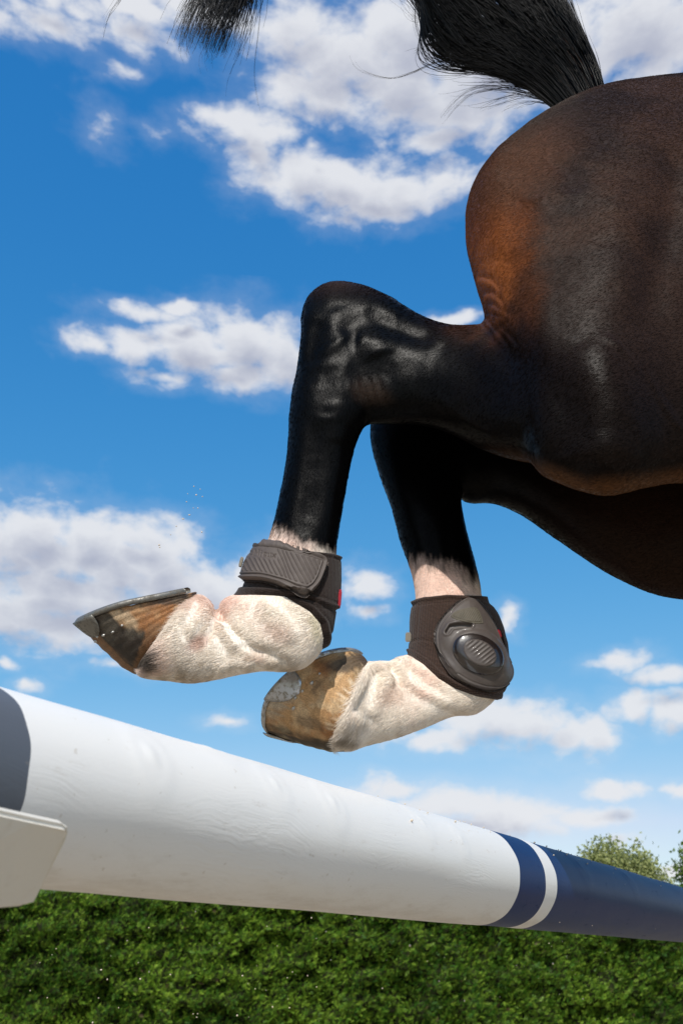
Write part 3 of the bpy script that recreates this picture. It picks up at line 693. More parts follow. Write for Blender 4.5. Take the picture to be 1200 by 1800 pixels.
    for ca in clips:                       # clips drawn up from the shoe over the wall
        b0 = len(Vl); nr, nc = 7, 9
        for r_ in range(nr):
            kk = r_ / (nr - 1); half = R(20) * math.sqrt(max(0, 1 - kk ** 2)) + .005
            for c_ in range(nc):
                aa = np.array([ca + half * (c_ / (nc - 1) * 2 - 1)]); k = -0.05 + kk * 0.36
                sx, sy = outline(aa, hl, hl * .88, 0); cx_, cy = outline(aa, hl * .62, hl * cw, -hl * .30)
                tt = np.clip((cx_ + hl * .9) / (hl * 1.2), 0, 1); cz = 0.010 + tt * hgt
                g_ = 1.0 + (0.040 if r_ < nr - 1 else 0.02)
                Vl.append((float((sx + (cx_ - sx) * k)[0] * g_), float((sy + (cy - sy) * k)[0] * g_), float((cz * k)[0])))
        for r_ in range(nr - 1):
            for c_ in range(nc - 1):
                Ff.append((b0 + r_ * nc + c_, b0 + r_ * nc + c_ + 1, b0 + (r_ + 1) * nc + c_ + 1, b0 + (r_ + 1) * nc + c_))
    sh = mesh_from('horseshoe', w(np.array(Vl)), Ff, shoe_mat, o)
    md = sh.modifiers.new('e', 'SOLIDIFY'); md.thickness = 0.0012; md.offset = 0
    # nail clenches
    nm = None
    for q_, (na_, kk) in enumerate(((.62, .30), (.80, .33), (1.02, .36), (1.25, .34), (.40, .34))):
        aa = np.array([na_ * nail_side]); sx, sy = outline(aa, hl, hl * .88, 0); cx_, cy = outline(aa, hl * .62, hl * cw, -hl * .30)
        tt = np.clip((cx_ + hl * .9) / (hl * 1.2), 0, 1); cz = 0.010 + tt * hgt
        c0 = np.array([float((sx + (cx_ - sx) * kk)[0]), float((sy + (cy - sy) * kk)[0]), float(cz[0] * kk)]) * np.array([1.02, 1.02, 1])
        bm = bmesh.new(); bmesh.ops.create_icosphere(bm, subdivisions=2, radius=1)
        sc = np.array([.0022, .0026, .0016]) * random.uniform(.8, 1.2)
        for v_ in bm.verts:
            p = np.array(v_.co) * sc * random.uniform(.85, 1.15) + c0; v_.co = Vector(w(p[None])[0])
        mm = bpy.data.meshes.new('nail'); bm.to_mesh(mm); bm.free(); smooth(mm); mm.materials.append(M_nail)
        no = bpy.data.objects.new('nail', mm); COL.objects.link(no); no.parent = o
    return o
def streaks(av, kv, seed, fa=13): return fbm(np.c_[np.cos(av) * fa, np.sin(av) * fa, kv * 3.2], 4, seed)
def L3(c, d, m): return c * (1 - m[:, None]) + np.array(d) * m[:, None]
def blot(P, f, seed): return fbm(P * f + 7.7, 4, seed)
def paint_near(u, v, av, kv, P):
    s1 = streaks(av, kv * .35, 51, 30); b1 = blot(P, 38, 52); b2 = blot(P, 75, 53); n = len(u)
    c = np.tile(np.array([0.46, 0.27, 0.135]), (n, 1))
    c = L3(c, (0.33, 0.135, 0.045), ssn(b1, .47, .62) * .85); c = L3(c, (0.60, 0.45, 0.29), ssn(b2, .52, .66) * .75)
    c = L3(c, (0.085, 0.06, 0.042), ssn(blot(P, 55, 57), .56, .68) * .55)
    c = L3(c, (0.70, 0.61, 0.50), ssn(kv + (s1 - .5) * .5, .86, 1.0) * .8)
    dk = polysd(u, v, [(120,1080),(172,1072),(190,1082),(222,1100),(262,1112),(285,1130),(272,1175),(236,1200),(150,1140)])
    c = L3(c, (0.026, 0.024, 0.021), ssn(dk + (s1 - .5) * 26 + (b2 - .5) * 14, -5, 6) * .95)
    c = L3(c, (0.12, 0.10, 0.075), ssn(dk, 0, 5) * ssn(b2, .54, .66) * .6)
    c = L3(c, (0.25, 0.13, 0.06), ssn(-polysd(u, v, [(135,1085),(160,1108),(235,1180),(300,1000),(150,1000)]) + (s1 - .5) * 8, -5, -1) * (v > 1095) * .85)
    c = L3(c, (0.06, 0.045, 0.032), ssn(-P[:, 2], -.010, -.002) * (kv > -.02) * ssn(s1, .4, .6) * .7)
    c = L3(c, (0.075, 0.055, 0.04), (v < 1062) * (u > 270) * ssn(b1, .4, .6) * .8)
    return c * (.80 + .40 * s1)[:, None] * (1 + .10 * np.sin(kv * 52 + 1.5 * s1 * 6))[:, None]
def paint_far(u, v, av, kv, P):
    s1 = streaks(av, kv * .35, 71, 30); b1 = blot(P, 34, 72); b2 = blot(P, 70, 73); n = len(u)
    c = np.tile(np.array([0.45, 0.265, 0.12]), (n, 1))
    c = L3(c, (0.31, 0.125, 0.038), ssn(b1, .46, .62) * .85); c = L3(c, (0.58, 0.41, 0.235), ssn(b2, .51, .66) * .75)
    c = L3(c, (0.13, 0.085, 0.05), ssn(blot(P, 50, 77), .55, .68) * .6)
    c = L3(c, (0.46, 0.385, 0.29), (1 - ssn(ell(u, v, 482, 1228, 34, 46, 30) + (s1 - .5) * 1.2, .4, 1.1)) * .8)
    c = L3(c, (0.66, 0.52, 0.36), ssn(kv + (s1 - .5) * .6, .88, 1.02) * .8)
    lo = np.interp(u, [450, 470, 500, 550, 600, 640], [1262, 1276, 1284, 1297, 1304, 1310])
    c = L3(c, (0.032, 0.026, 0.019), ssn(v - lo + (s1 - .5) * 26 + (b2 - .5) * 16, -6, 6) * .93)
    c = L3(c, (0.32, 0.25, 0.15), ssn(v - lo, -8, 2) * ssn(b2, .56, .66) * .7)
    c = L3(c, (0.075, 0.052, 0.034), (1 - ssn(ell(u, v, 620, 1164, 56, 20, -14) + (s1 - .5), .4, 1.1)) * .9)
    return c * (.80 + .40 * s1)[:, None] * (1 + .10 * np.sin(kv * 52 + 1.5 * s1 * 6))[:, None]
def imgdir(dx, dy): return RT * dx - UP * dy
make_hoof(at(141,1082,1.05), at(345,1040,1.05), imgdir(.24, .97) - FW * .04, M_shoe_dull, paint_near, (-.62, .62), 'brown and black hoof of the nearer hind leg', -1)
make_hoof(CAM + .957 * np.array([-0.0818, 1.1785, 0.2715]), CAM + .957 * np.array([0.0321, 1.2215, 0.3317]), np.array([0.5414, -0.3972, -0.741]), M_shoe_bright, paint_far, (-.74, .74), 'tan hoof of the farther hind leg with bright shoe clip', -1, 0.0635, .73, 1.17, .003)

# ------------------------------------------------------------------ fetlock boots
FA = np.empty(len(me.polygons) * 4, np.int32)
ls = np.empty(len(me.polygons), np.int32); lt = np.empty(len(me.polygons), np.int32)
me.polygons.foreach_get('loop_start', ls); me.polygons.foreach_get('loop_total', lt)
lv = np.empty(len(me.loops), np.int32); me.loops.foreach_get('vertex_index', lv)
q4 = lt == 4; FQ = lv[ls[q4][:, None] + np.arange(4)[None]]
NS = NRM.copy()
for _ in range(10): NS = lap(NS)
NS /= np.linalg.norm(NS, axis=1)[:, None] + 1e-9
def sub_quads(Vx, Nx, Fx):
    """split every quad in four"""
    E2 = np.sort(np.concatenate([Fx[:, [0, 1]], Fx[:, [1, 2]], Fx[:, [2, 3]], Fx[:, [3, 0]]]), 1)
    ue, inv = np.unique(E2, axis=0, return_inverse=True); inv = inv.ravel()
    n0 = len(Vx); ne = len(ue); nf = len(Fx)
    em = n0 + inv.reshape(4, nf).T; fc = n0 + ne + np.arange(nf)
    V2 = np.vstack([Vx, (Vx[ue[:, 0]] + Vx[ue[:, 1]]) / 2, Vx[Fx].mean(1)]); N2 = np.vstack([Nx, (Nx[ue[:, 0]] + Nx[ue[:, 1]]) / 2, Nx[Fx].mean(1)])
    F2 = np.concatenate([np.stack([Fx[:, k], em[:, k], fc, em[:, k - 1]], 1) for k in range(4)])
    return V2, N2, F2
def offset_shell(name, sdfun, hfun, sel, mat, parent, levels=1):
    i = np.nonzero(sel)[0]; keep = np.zeros(nv, bool); keep[i] = sdfun(PU[i], PV[i]) > -9
    fk = FQ[keep[FQ].all(1)]; used = np.unique(fk); mp = np.full(nv, -1); mp[used] = np.arange(len(used))
    Vx, Nx, Fx = V[used], NS[used], mp[fk]
    for _ in range(levels): Vx, Nx, Fx = sub_quads(Vx, Nx, Fx)
    u, v = proj(Vx); h = hfun(u, v, sdfun(u, v), Vx)
    return mesh_from(name, Vx + Nx * h[:, None] - np.array(parent.location), Fx, mat, parent), Vx + Nx * h[:, None], Fx
def bvh_of(Vx, Fx): return BVHTree.FromPolygons([tuple(p) for p in Vx], [tuple(int(k) for k in f) for f in Fx])
def patch(name, outline, hfun, bvh, mat, parent, step=0.9, blur=8, base=0.0):
    P = np.array(outline); x0, y0 = P.min(0) - 5; x1, y1 = P.max(0) + 5
    xs = np.arange(x0, x1, step); ys = np.arange(y0, y1, step); GX, GY = np.meshgrid(xs, ys); shp = GX.shape
    u, v = GX.ravel(), GY.ravel(); sd = polysd(u, v, outline)
    Hp = np.full((len(u), 3), np.nan); Hn = np.zeros((len(u), 3))
    for k in np.nonzero(sd > -3.0)[0]:
        r_ = ray(u[k], v[k]); hit = bvh.ray_cast(Vector(CAM), Vector(r_).normalized(), 3.0)
        if hit[0] is not None:
            n_ = np.array(hit[1]); n_ = -n_ if n_ @ r_ > 0 else n_; Hp[k] = hit[0]; Hn[k] = n_
    ok = ~np.isnan(Hp[:, 0]); okg = ok.reshape(shp)
    N = Hn.reshape(*shp, 3); P3 = np.where(okg[..., None], Hp.reshape(*shp, 3), 0.0); wgt = okg.astype(float)
    def blurp(A, w_):
        num = A * w_[..., None]; den = w_.copy(); num2 = num.copy(); den2 = den.copy()
        for ax in (0, 1):
            for s_ in (1, -1):
                num2 = num2 + np.roll(num, s_, ax); den2 = den2 + np.roll(den, s_, ax)
        return num2 / np.maximum(den2, 1e-6)[..., None]
    for _ in range(blur): N = blurp(N, wgt)
    N /= np.linalg.norm(N, axis=2)[..., None] + 1e-9
    for _ in range(3):
        B = blurp(P3, wgt); P3 = np.where(okg[..., None], B, 0)
    h = hfun(u, v, sd)
    Wv = (P3.reshape(-1, 3) + N.reshape(-1, 3) * h[:, None])
    fq = gridfaces(*shp); fq = fq[ok[fq].all(1)]
    used = np.unique(fq); mp = np.full(len(u), -1); mp[used] = np.arange(len(used))
    o = mesh_from(name, Wv[used] - np.array(parent.location), mp[fq][:, ::-1], mat, parent)
    return o, Wv[used], mp[fq]
def fabric(name, c1, c2, scale, rough=0.85):
    m, nt, b = newmat(name, c1, rough, 0.25)
    t = nd(nt, 'ShaderNodeTexCoord'); ob = t.outputs['Object']
    w1 = nd(nt, 'ShaderNodeTexWave'); w1.bands_direction = 'X'; w1.inputs['Scale'].default_value = scale; w1.inputs['Distortion'].default_value = 1.2; w1.inputs['Detail'].default_value = 2
    w2 = nd(nt, 'ShaderNodeTexWave'); w2.bands_direction = 'Z'; w2.inputs['Scale'].default_value = scale * 1.1; w2.inputs['Distortion'].default_value = 1.2; w2.inputs['Detail'].default_value = 2
    nt.links.new(ob, w1.inputs['Vector']); nt.links.new(ob, w2.inputs['Vector'])
    wv = mth(nt, 'MULTIPLY', w1.outputs['Fac'], w2.outputs['Fac']); n1 = noise(nt, ob, 500, 4, 0.7)
    h = mth(nt, 'ADD', wv, n1)
    nt.links.new(mixc(nt, sstep(nt, h, .35, 1.1), c1, c2), b.inputs['Base Color'])
    nt.links.new(bump(nt, h, 0.7, 0.0012), b.inputs['Normal'])
    try: b.inputs['Sheen Weight'].default_value = 0.15; b.inputs['Sheen Roughness'].default_value = 0.5
    except Exception: pass
    return m
M_neo = fabric('brown_neoprene', (0.011, 0.0048, 0.003), (0.028, 0.0135, 0.0085), 210)
M_mesh = fabric('brown_knit', (0.012, 0.006, 0.004), (0.075, 0.038, 0.024), 170)
def rubber(name, c1, c2, rough, coat=0.0):
    m, nt, b = newmat(name, c1, rough, 0.4); t = nd(nt, 'ShaderNodeTexCoord')
    n1 = noise(nt, t.outputs['Object'], 900, 4, 0.7); n2 = noise(nt, t.outputs['Object'], 60, 4, 0.6)
    nt.links.new(mixc(nt, sstep(nt, n2, .4, .7), c1, c2), b.inputs['Base Color'])
    nt.links.new(bump(nt, n1, 0.25, 0.0005), b.inputs['Normal'])
    b.inputs['Coat Weight'].default_value = coat; b.inputs['Coat Roughness'].default_value = 0.06
    return m
M_rub = rubber('grey_brown_rubber', (0.076, 0.058, 0.049), (0.092, 0.072, 0.061), 0.62)
M_shell = rubber('boot_shell', (0.066, 0.052, 0.046), (0.082, 0.067, 0.058), 0.50, 0.12)
M_gloss = rubber('glossy_boot_dome', (0.014, 0.009, 0.008), (0.020, 0.014, 0.012), 0.30, 1.0)
M_olive = rubber('olive_patch', (0.075, 0.064, 0.045), (0.095, 0.08, 0.058), 0.7)
M_red, _, _ = newmat('red_tag', (0.42, 0.02, 0.04), 0.6)
M_tab, _, _ = newmat('grey_tab', (0.30, 0.27, 0.22), 0.6)
def band_h(t_in, rim):
    def f(u, v, sd, Vx):
        h = t_in * ssn(sd, -1.0, 5.0) - 0.0022 * (1 - ssn(sd, -4.5, 0.0))
        h += rim * np.exp(-((sd - 5.0) / 2.6) ** 2) - rim * .8 * np.exp(-((sd - 10.5) / 1.5) ** 2)
        return h + 0.0006 * (fbm(Vx * 90, 3, 5) - .5)
    return f
# near boot
boot1 = empty('fetlock_boot', at(520, 1060, N1))
tag(boot1, 'brown fetlock boot closed by a ribbed grey rubber strap on the nearer hind leg', 'horse boot', 'fetlock boots')
BAND = [(452,960),(490,962),(540,970),(580,973),(606,977),(612,1000),(609,1050),(596,1073),(570,1068),(540,1056),(505,1048),(470,1046),(440,1045),(405,1046),(405,1015),(432,968)]
STRIP = [(500,1048),(540,1054),(580,1062),(610,1062),(606,1100),(602,1150),(592,1176),(560,1176),(564,1150),(568,1120),(563,1096),(545,1075)]
sdb = lambda u, v: np.maximum(polysd(u, v, BAND), polysd(u, v, STRIP))
def near_h(u, v, sd, Vx):
    a, b_ = polysd(u, v, BAND), polysd(u, v, STRIP)
    h = band_h(.0045, .0012)(u, v, np.maximum(a, b_), Vx)
    return h + .0022 * ssn(a, 0, 4) * ssn(u, 500, 530) - .0012 * np.exp(-(a / 1.6) ** 2) * (b_ > 2)
nb, nbV, nbF = offset_shell('neoprene_wrap', sdb, near_h, near & (PU < 660) & (PV > 930) & (PV < 1200), M_neo, boot1)
LET = {'L': [[(.1, 1), (0, 0), (.55, .02)]], 'e': [[(.05, .3), (.5, .38), (.45, .6), (.2, .62), (.02, .3), (.15, .02), (.5, .1)]], 'M': [[(0, 0), (.15, 1), (.4, .3), (.75, 1), (.85, 0)]],
       'i': [[(.1, .6), (.05, 0)], [(.12, .85), (.12, .9)]], 'u': [[(.05, .6), (.02, .15), (.2, 0), (.45, .15), (.5, .6), (.48, 0)]], 'x': [[(0, .6), (.5, 0)], [(.5, .6), (0, 0)]]}
STR1 = rounded([(455,956.6),(477,956.6),(517,964.8),(560,978),(571,986.8),(570.5,1000),(559.5,1029),(547,1042),(533,1045),(502.7,1034.5),(464,1024),(428,1021.7),(419.8,1016),(421,1007),(436.7,974),(445,960)], 4)
def strap_h(u, v, sd):
    h = .0085 * ssn(sd, -1.5, 3.5) - .001 * (1 - ssn(sd, -2.5, -.5)); h = np.where(sd < -1.5, .004, h)
    h += .0011 * np.exp(-((sd - 3.6) / 2.2) ** 2) - .0012 * np.exp(-((sd - 8.2) / 1.1) ** 2) + .0007 * np.exp(-((sd - 10.5) / 1.0) ** 2)
    uu = u - 420; vv = v - (960 + (u - 420) * .165)
    lines = 0.5 + 0.5 * np.cos((u - (v - 1000) * .42) / 6.9 * 2 * math.pi)
    reg = ssn(sd, 12.5, 14) * np.where(u < 492, ssn(v - (983 + (u - 430) * .13), 0, 2) * ssn(1014 + (u - 430) * .2 - v, 0, 2), 1.0)
    h += .0012 * lines ** 3 * reg
    x = 440.0
    for ch in 'LeMieux':
        wd = .9 if ch == 'M' else .6
        if ch == 'i': wd = .3
        for pl_ in LET[ch]:
            pts = [(x + p[0] * 9 + p[1] * 2.0, 982 + (x - 440) * .13 - p[1] * 9.5) for p in pl_]
            dd, _ = polydist(u, v, pts); h += -.0012 * np.exp(-(dd / 0.9) ** 2)
        x += wd * 9 + 1.6
    return h
st, stV, stF = patch('strap', STR1, strap_h, bvh_of(nbV, nbF), M_rub, boot1)
st['label'] = 'grey rubber strap with slanted ribs and embossed lettering'
def tabbox(name, c, ex, ey, ez, mat, parent, bev=.0008):
    bm = bmesh.new(); bmesh.ops.create_cube(bm, size=2); bmesh.ops.bevel(bm, geom=bm.edges[:], offset=.25, segments=2, affect='EDGES')
    for v_ in bm.verts: v_.co = Vector(c + v_.co.x * ex + v_.co.y * ey + v_.co.z * ez) - Vector(parent.location)
    bmesh.ops.recalc_face_normals(bm, faces=bm.faces)
    m_ = bpy.data.meshes.new(name); bm.to_mesh(m_); bm.free(); m_.materials.append(mat); o = bpy.data.objects.new(name, m_); COL.objects.link(o); o.parent = parent
    return o
tabbox('brand_tag', at(597, 1052, N1 - .012), imgdir(1, .03) * .0018, imgdir(-.08, 1) * .0095, FW * .006, M_red, boot1)
tabbox('pull_tab', at(424, 988, N1 - .015), imgdir(.5, .2) * .0035, imgdir(-.25, 1) * .0055, FW * .003, M_tab, boot1)
# far boot
boot2 = empty('fetlock_boot', at(805, 1140, N2))
tag(boot2, 'brown fetlock boot with an oval domed shell on the farther hind leg', 'horse boot', 'fetlock boots')
B2 = [(716,1057),(745,1050),(785,1046),(850,1048),(872,1062),(890,1090),(902,1140),(908,1195),(892,1222),(868,1229),(835,1223),(800,1210),(770,1192),(745,1168),(722,1153),(708,1148),(708,1090)]
def far_h(u, v, sd, Vx):
    h = band_h(.0050, .0014)(u, v, sd, Vx)
    g1, _ = polydist(u, v, [(720,1068),(760,1063),(800,1062)]); g2, _ = polydist(u, v, [(718,1130),(745,1126),(765,1130),(785,1175),(800,1190)]); g3, _ = polydist(u, v, [(741,1066),(736,1128)])
    return h - .0011 * np.exp(-(g1 / 1.6) ** 2) - .0013 * np.exp(-(g2 / 1.8) ** 2) - .0008 * np.exp(-(g3 / 1.8) ** 2)
fb, fbV, fbF = offset_shell('neoprene_wrap', lambda u, v: polysd(u, v, B2), far_h, (~near) & (PU < 940) & (PV > 1020) & (PV < 1260), M_mesh, boot2)
SHL = rounded([(814.6,1054),(790,1073),(768,1103),(766,1133),(779,1169),(803,1195),(839,1211),(872,1212),(891,1199),(897,1177),(884,1143.7),(866,1098),(845,1064),(828,1054)], 5)
def crescent(u, v):
    return np.minimum(4.5 - polydist(u, v, [(786,1116),(792,1107),(805,1105),(822,1105.5)])[0], 40)
def shell_h(u, v, sd):
    h = .0070 * ssn(sd, -1.5, 4.5); h = np.where(sd < -1.5, .003, h)
    h += .004 * ssn(sd, 3, 26)
    h -= .0009 * np.exp(-((sd - 6.5) / .9) ** 2)
    e = ell(u, v, 840, 1150, 50, 36, 27); h += .0035 * (1 - ssn(e, .75, 1.05))
    dc = crescent(u, v); h -= .0042 * ssn(dc, .3, 2.4); h += .0008 * np.exp(-((dc + 1.5) / 1.6) ** 2)
    return h
shl, shV, shF = patch('shell', SHL, shell_h, bvh_of(fbV, fbF), M_shell, boot2)
shl['label'] = 'oval moulded grey brown shell plate'
bs = bvh_of(shV, shF)
dome_out = [(840 + 47 * math.cos(t) * math.cos(R(27)) - 33 * math.sin(t) * math.sin(R(27)), 1150 + 47 * math.cos(t) * math.sin(R(27)) + 33 * math.sin(t) * math.cos(R(27))) for t in np.linspace(0, 2 * math.pi, 40, endpoint=False)]
def dome_h(u, v, sd):
    e = ell(u, v, 840, 1150, 47, 33, 27); return np.where(sd < 0, -.001, .0006 + .0045 * np.sqrt(np.clip(1 - e ** 2, 0, 1)))
dm, dmV, dmF = patch('dome', dome_out, dome_h, bs, M_gloss, shl); 
for c_ in (dm,): c_.data.transform(Matrix.Translation(-Vector(boot2.location)))
inn = [(843 + 31 * math.cos(t) * math.cos(R(30)) - 21 * math.sin(t) * math.sin(R(30)), 1147.5 + 31 * math.cos(t) * math.sin(R(30)) + 21 * math.sin(t) * math.cos(R(30))) for t in np.linspace(0, 2 * math.pi, 40, endpoint=False)]
def inn_h(u, v, sd):
    st_ = 0.5 + 0.5 * np.cos((u * .62 + v * .78) / 6.6 * 2 * math.pi); return np.where(sd < -.5, -.001, .0004 + .0005 * ssn(sd, 0, 2) + .0010 * st_ ** 2 * ssn(u - v, -325, -300) * ssn(sd, 1, 3))
io, _, _ = patch('ribbed_pad', inn, inn_h, bvh_of(dmV, dmF), M_shell, shl); io.data.transform(Matrix.Translation(-Vector(boot2.location)))
tri = rounded([(792,1085),(803,1073),(830,1067),(841,1072),(849,1092),(846,1097),(820,1095)], 4)
def tri_h(u, v, sd): return np.where(sd < 0, -.001, .0009 * ssn(sd, 0, 2) - .0007 * np.exp(-((sd - 3) / .8) ** 2) + .0005 * ssn(sd, 3.5, 4.5) * (0.5 + 0.5 * np.cos((u + v * .6) * 1.6)))
to, _, _ = patch('emblem_patch', tri, tri_h, bs, M_olive, shl); to.data.transform(Matrix.Translation(-Vector(boot2.location)))
tabbox('brand_tag', at(877, 1113, N2 - .035), imgdir(.9, .25) * .0022, imgdir(.25, 1) * .0045, FW * .003, M_red, boot2)
tabbox('strap_end', at(881, 1128, N2 - .025), imgdir(.9, .25) * .0035, imgdir(.22, 1) * .016, FW * .005, M_neo, boot2)
tabbox('pull_tab', at(717, 1120, N2 - .015), imgdir(1, 0) * .0034, imgdir(-.03, 1) * .0058, FW * .001, M_tab, boot2)

# ------------------------------------------------------------------ short hair of the coat
def coat_hair():
    Pq = V[FQ]; cen = Pq.mean(1); nrm = NRM[FQ].mean(1); nrm /= np.linalg.norm(nrm, axis=1)[:, None] + 1e-9
    u, v = proj(cen); view = CAM - cen; view /= np.linalg.norm(view, axis=1)[:, None]
    ok = ((nrm * view).sum(1) > -.35) & (u > -60) & (u < 1300) & (v > -30) & (v < 1830)
    farq = is_far(cen, u, v)
    ok &= ~((sdb(u, v) > 3) & ~farq & (u < 640)) & ~((polysd(u, v, B2) > 3) & farq & (u < 940))
    w = sock[FQ].mean(1)
    area = np.linalg.norm(np.cross(Pq[:, 2] - Pq[:, 0], Pq[:, 3] - Pq[:, 1]), axis=1) * .5
    pw = area * ok * (1 + 1.6 * w) * (1 - .45 * (C[FQ].mean(1).mean(1) < .003)); pw /= pw.sum(); n = HAIRS
    f = rng.choice(len(FQ), n, p=pw); a, b_ = rng.uniform(0, 1, (2, n))
    wgt = np.stack([(1 - a) * (1 - b_), a * (1 - b_), a * b_, (1 - a) * b_], 1)
    p = (Pq[f] * wgt[..., None]).sum(1); nn = (NRM[FQ[f]] * wgt[..., None]).sum(1); nn /= np.linalg.norm(nn, axis=1)[:, None]
    col = (C[FQ[f]] * wgt[..., None]).sum(1); wk = (sock[FQ[f]] * wgt).sum(1)
    u, v = proj(p); fr = is_far(p, u, v)
    d2 = np.tile(np.array([-.9, .42]), (n, 1))
    def setd(m, d): d2[:] = d2 * (1 - m[:, None]) + np.array(d) * m[:, None]
    setd(ssn(880 - u, 0, 60) * (v > 480), (-.75, .65)); setd(ssn(660 - u, 0, 60) * (v > 480), (-.15, 1))
    setd(fr * ssn(v, 700, 800) * (u < 860), (.18, 1)); setd(ssn(v, 1030, 1075) * (~fr) * (u < 640), (-.93, .36)); setd(ssn(v, 1150, 1190) * fr * (u < 940), (-.86, .5))
    ang = (fbm(p * 12, 2, 61) - .5) * .7 * (1 - .35 * wk) + rng.normal(0, .11, n) * (1 - .4 * wk); ca, sa_ = np.cos(ang), np.sin(ang)
    dx, dy = d2[:, 0] * ca - d2[:, 1] * sa_, d2[:, 0] * sa_ + d2[:, 1] * ca
    d = dx[:, None] * RT - dy[:, None] * UP; d -= (d * nn).sum(1)[:, None] * nn; d /= np.linalg.norm(d, axis=1)[:, None] + 1e-9
    ln = rng.uniform(.6, 1.2, n) * (.0044 + .0040 * wk)
    cor = np.maximum(np.exp(-(polydist(u, v, [(340,1048),(300,1110),(262,1170),(246,1190)])[0] / 9) ** 2) * (~fr), np.exp(-(polydist(u, v, [(646,1166),(626,1220),(602,1280),(588,1314)])[0] / 9) ** 2) * fr)
    ln += cor * rng.uniform(.0, .007, n)
    sock_edge = np.exp(-((wk - .5) / .3) ** 2); ln += sock_edge * .003
    lift = (rng.uniform(.03, .12, n) * (1 - .55 * wk))[:, None]
    P3 = np.stack([p - nn * .0003, p + d * (ln * .5)[:, None] + nn * ln[:, None] * lift * .75, p + d * ln[:, None] + nn * ln[:, None] * lift * .9], 1)
    hc = bpy.data.hair_curves.new('coat_hair'); hc.add_curves([3] * n)
    hc.position_data.foreach_set('vector', P3.astype(np.float32).ravel())
    r_ = np.outer(rng.uniform(.8, 1.2, n) * .00014, (1, .8, .25))
    ra = hc.attributes.get('radius') or hc.attributes.new('radius', 'FLOAT', 'POINT'); ra.data.foreach_set('value', r_.astype(np.float32).ravel())
    cc_ = np.clip(col * (rng.uniform(.65, 1.4, (n, 1)) * (1 - wk[:, None]) + rng.uniform(.95, 1.22, (n, 1)) * wk[:, None]), 0, .93)
    ca_ = hc.attributes.new('coat', 'FLOAT_COLOR', 'CURVE'); ca_.data.foreach_set('color', np.c_[cc_, np.ones(n)].astype(np.float32).ravel())
    sa2 = hc.attributes.new('sock', 'FLOAT', 'CURVE'); sa2.data.foreach_set('value', wk.astype(np.float32))
    m, nt, b = newmat('coat_hair', (.02, .02, .02), .40, .11)
    at1 = nd(nt, 'ShaderNodeAttribute', attribute_name='coat'); at2 = nd(nt, 'ShaderNodeAttribute', attribute_name='sock')
    nt.links.new(at1.outputs['Color'], b.inputs['Base Color'])
    bwn = nd(nt, 'ShaderNodeRGBToBW'); nt.links.new(at1.outputs['Color'], bwn.inputs[0])          # black hair here is dull, the bay hair shines
    nt.links.new(mth(nt, 'MULTIPLY_ADD', sstep(nt, bwn.outputs[0], 0.001, 0.012), 0.09, 0.025), b.inputs['Specular IOR Level'])
    nt.links.new(mth(nt, 'MULTIPLY_ADD', at2.outputs['Fac'], .25, .29), b.inputs['Roughness'])
    hc.materials.append(m); o = bpy.data.objects.new('coat_hair', hc); COL.objects.link(o); o.parent = horse; o['kind'] = 'stuff'
    return o
HAIRS = 300000
coat_hair()

# ------------------------------------------------------------------ tail
mt_, nt, b = newmat('tail_hair', (0.0022, 0.0021, 0.0023), 0.30, 0.16)
def strands(name, curves, radii, mat, parent):
    """curves (k,m,3), radii (k,m): thin three-sided tapering tubes"""
    k, m, _ = curves.shape
    T = np.gradient(curves, axis=1); T /= np.linalg.norm(T, axis=2)[..., None] + 1e-12
    ref = np.array([.1, .95, .3]); A = np.cross(T, ref); A /= np.linalg.norm(A, axis=2)[..., None] + 1e-9; B = np.cross(T, A)
    P = np.stack([curves + (A * math.cos(t) + B * math.sin(t)) * radii[..., None] for t in (0, 2.094, 4.189)], 2)   # k,m,3,3
    base = (np.arange(k) * m * 3)[:, None, None] + (np.arange(m - 1) * 3)[None, :, None] + np.arange(3)[None, None]
    nxt = (np.arange(k) * m * 3)[:, None, None] + (np.arange(m - 1) * 3)[None, :, None] + (np.arange(3)[None, None] + 1) % 3
    Fq = np.stack([base, nxt, nxt + 3, base + 3], -1).reshape(-1, 4)
    return mesh_from(name, P.reshape(-1, 3), Fq, mat, parent)
def pxcurve(pts, Y): return np.array([at(x, y, yy) for (x, y), yy in zip(pts, Y)])
UPE = [(1066,166),(1046,98),(1004,22),(945,-60),(840,-135),(680,-175),(520,-150),(462,-60),(428,20),(396,106)]
LOE = [(975,196),(925,158),(860,128),(795,106),(752,60),(722,-20),(590,-95),(420,-80),(345,-10),(316,70)]
YY = [1.26,1.26,1.255,1.25,1.24,1.22,1.2,1.19,1.185,1.18]
CU, CL = catmull(np.c_[UPE, YY], 4), catmull(np.c_[LOE, YY], 4)
NSD = 2500; M_ = 30
Cc = np.zeros((NSD, M_, 3)); Rr = np.zeros((NSD, M_))
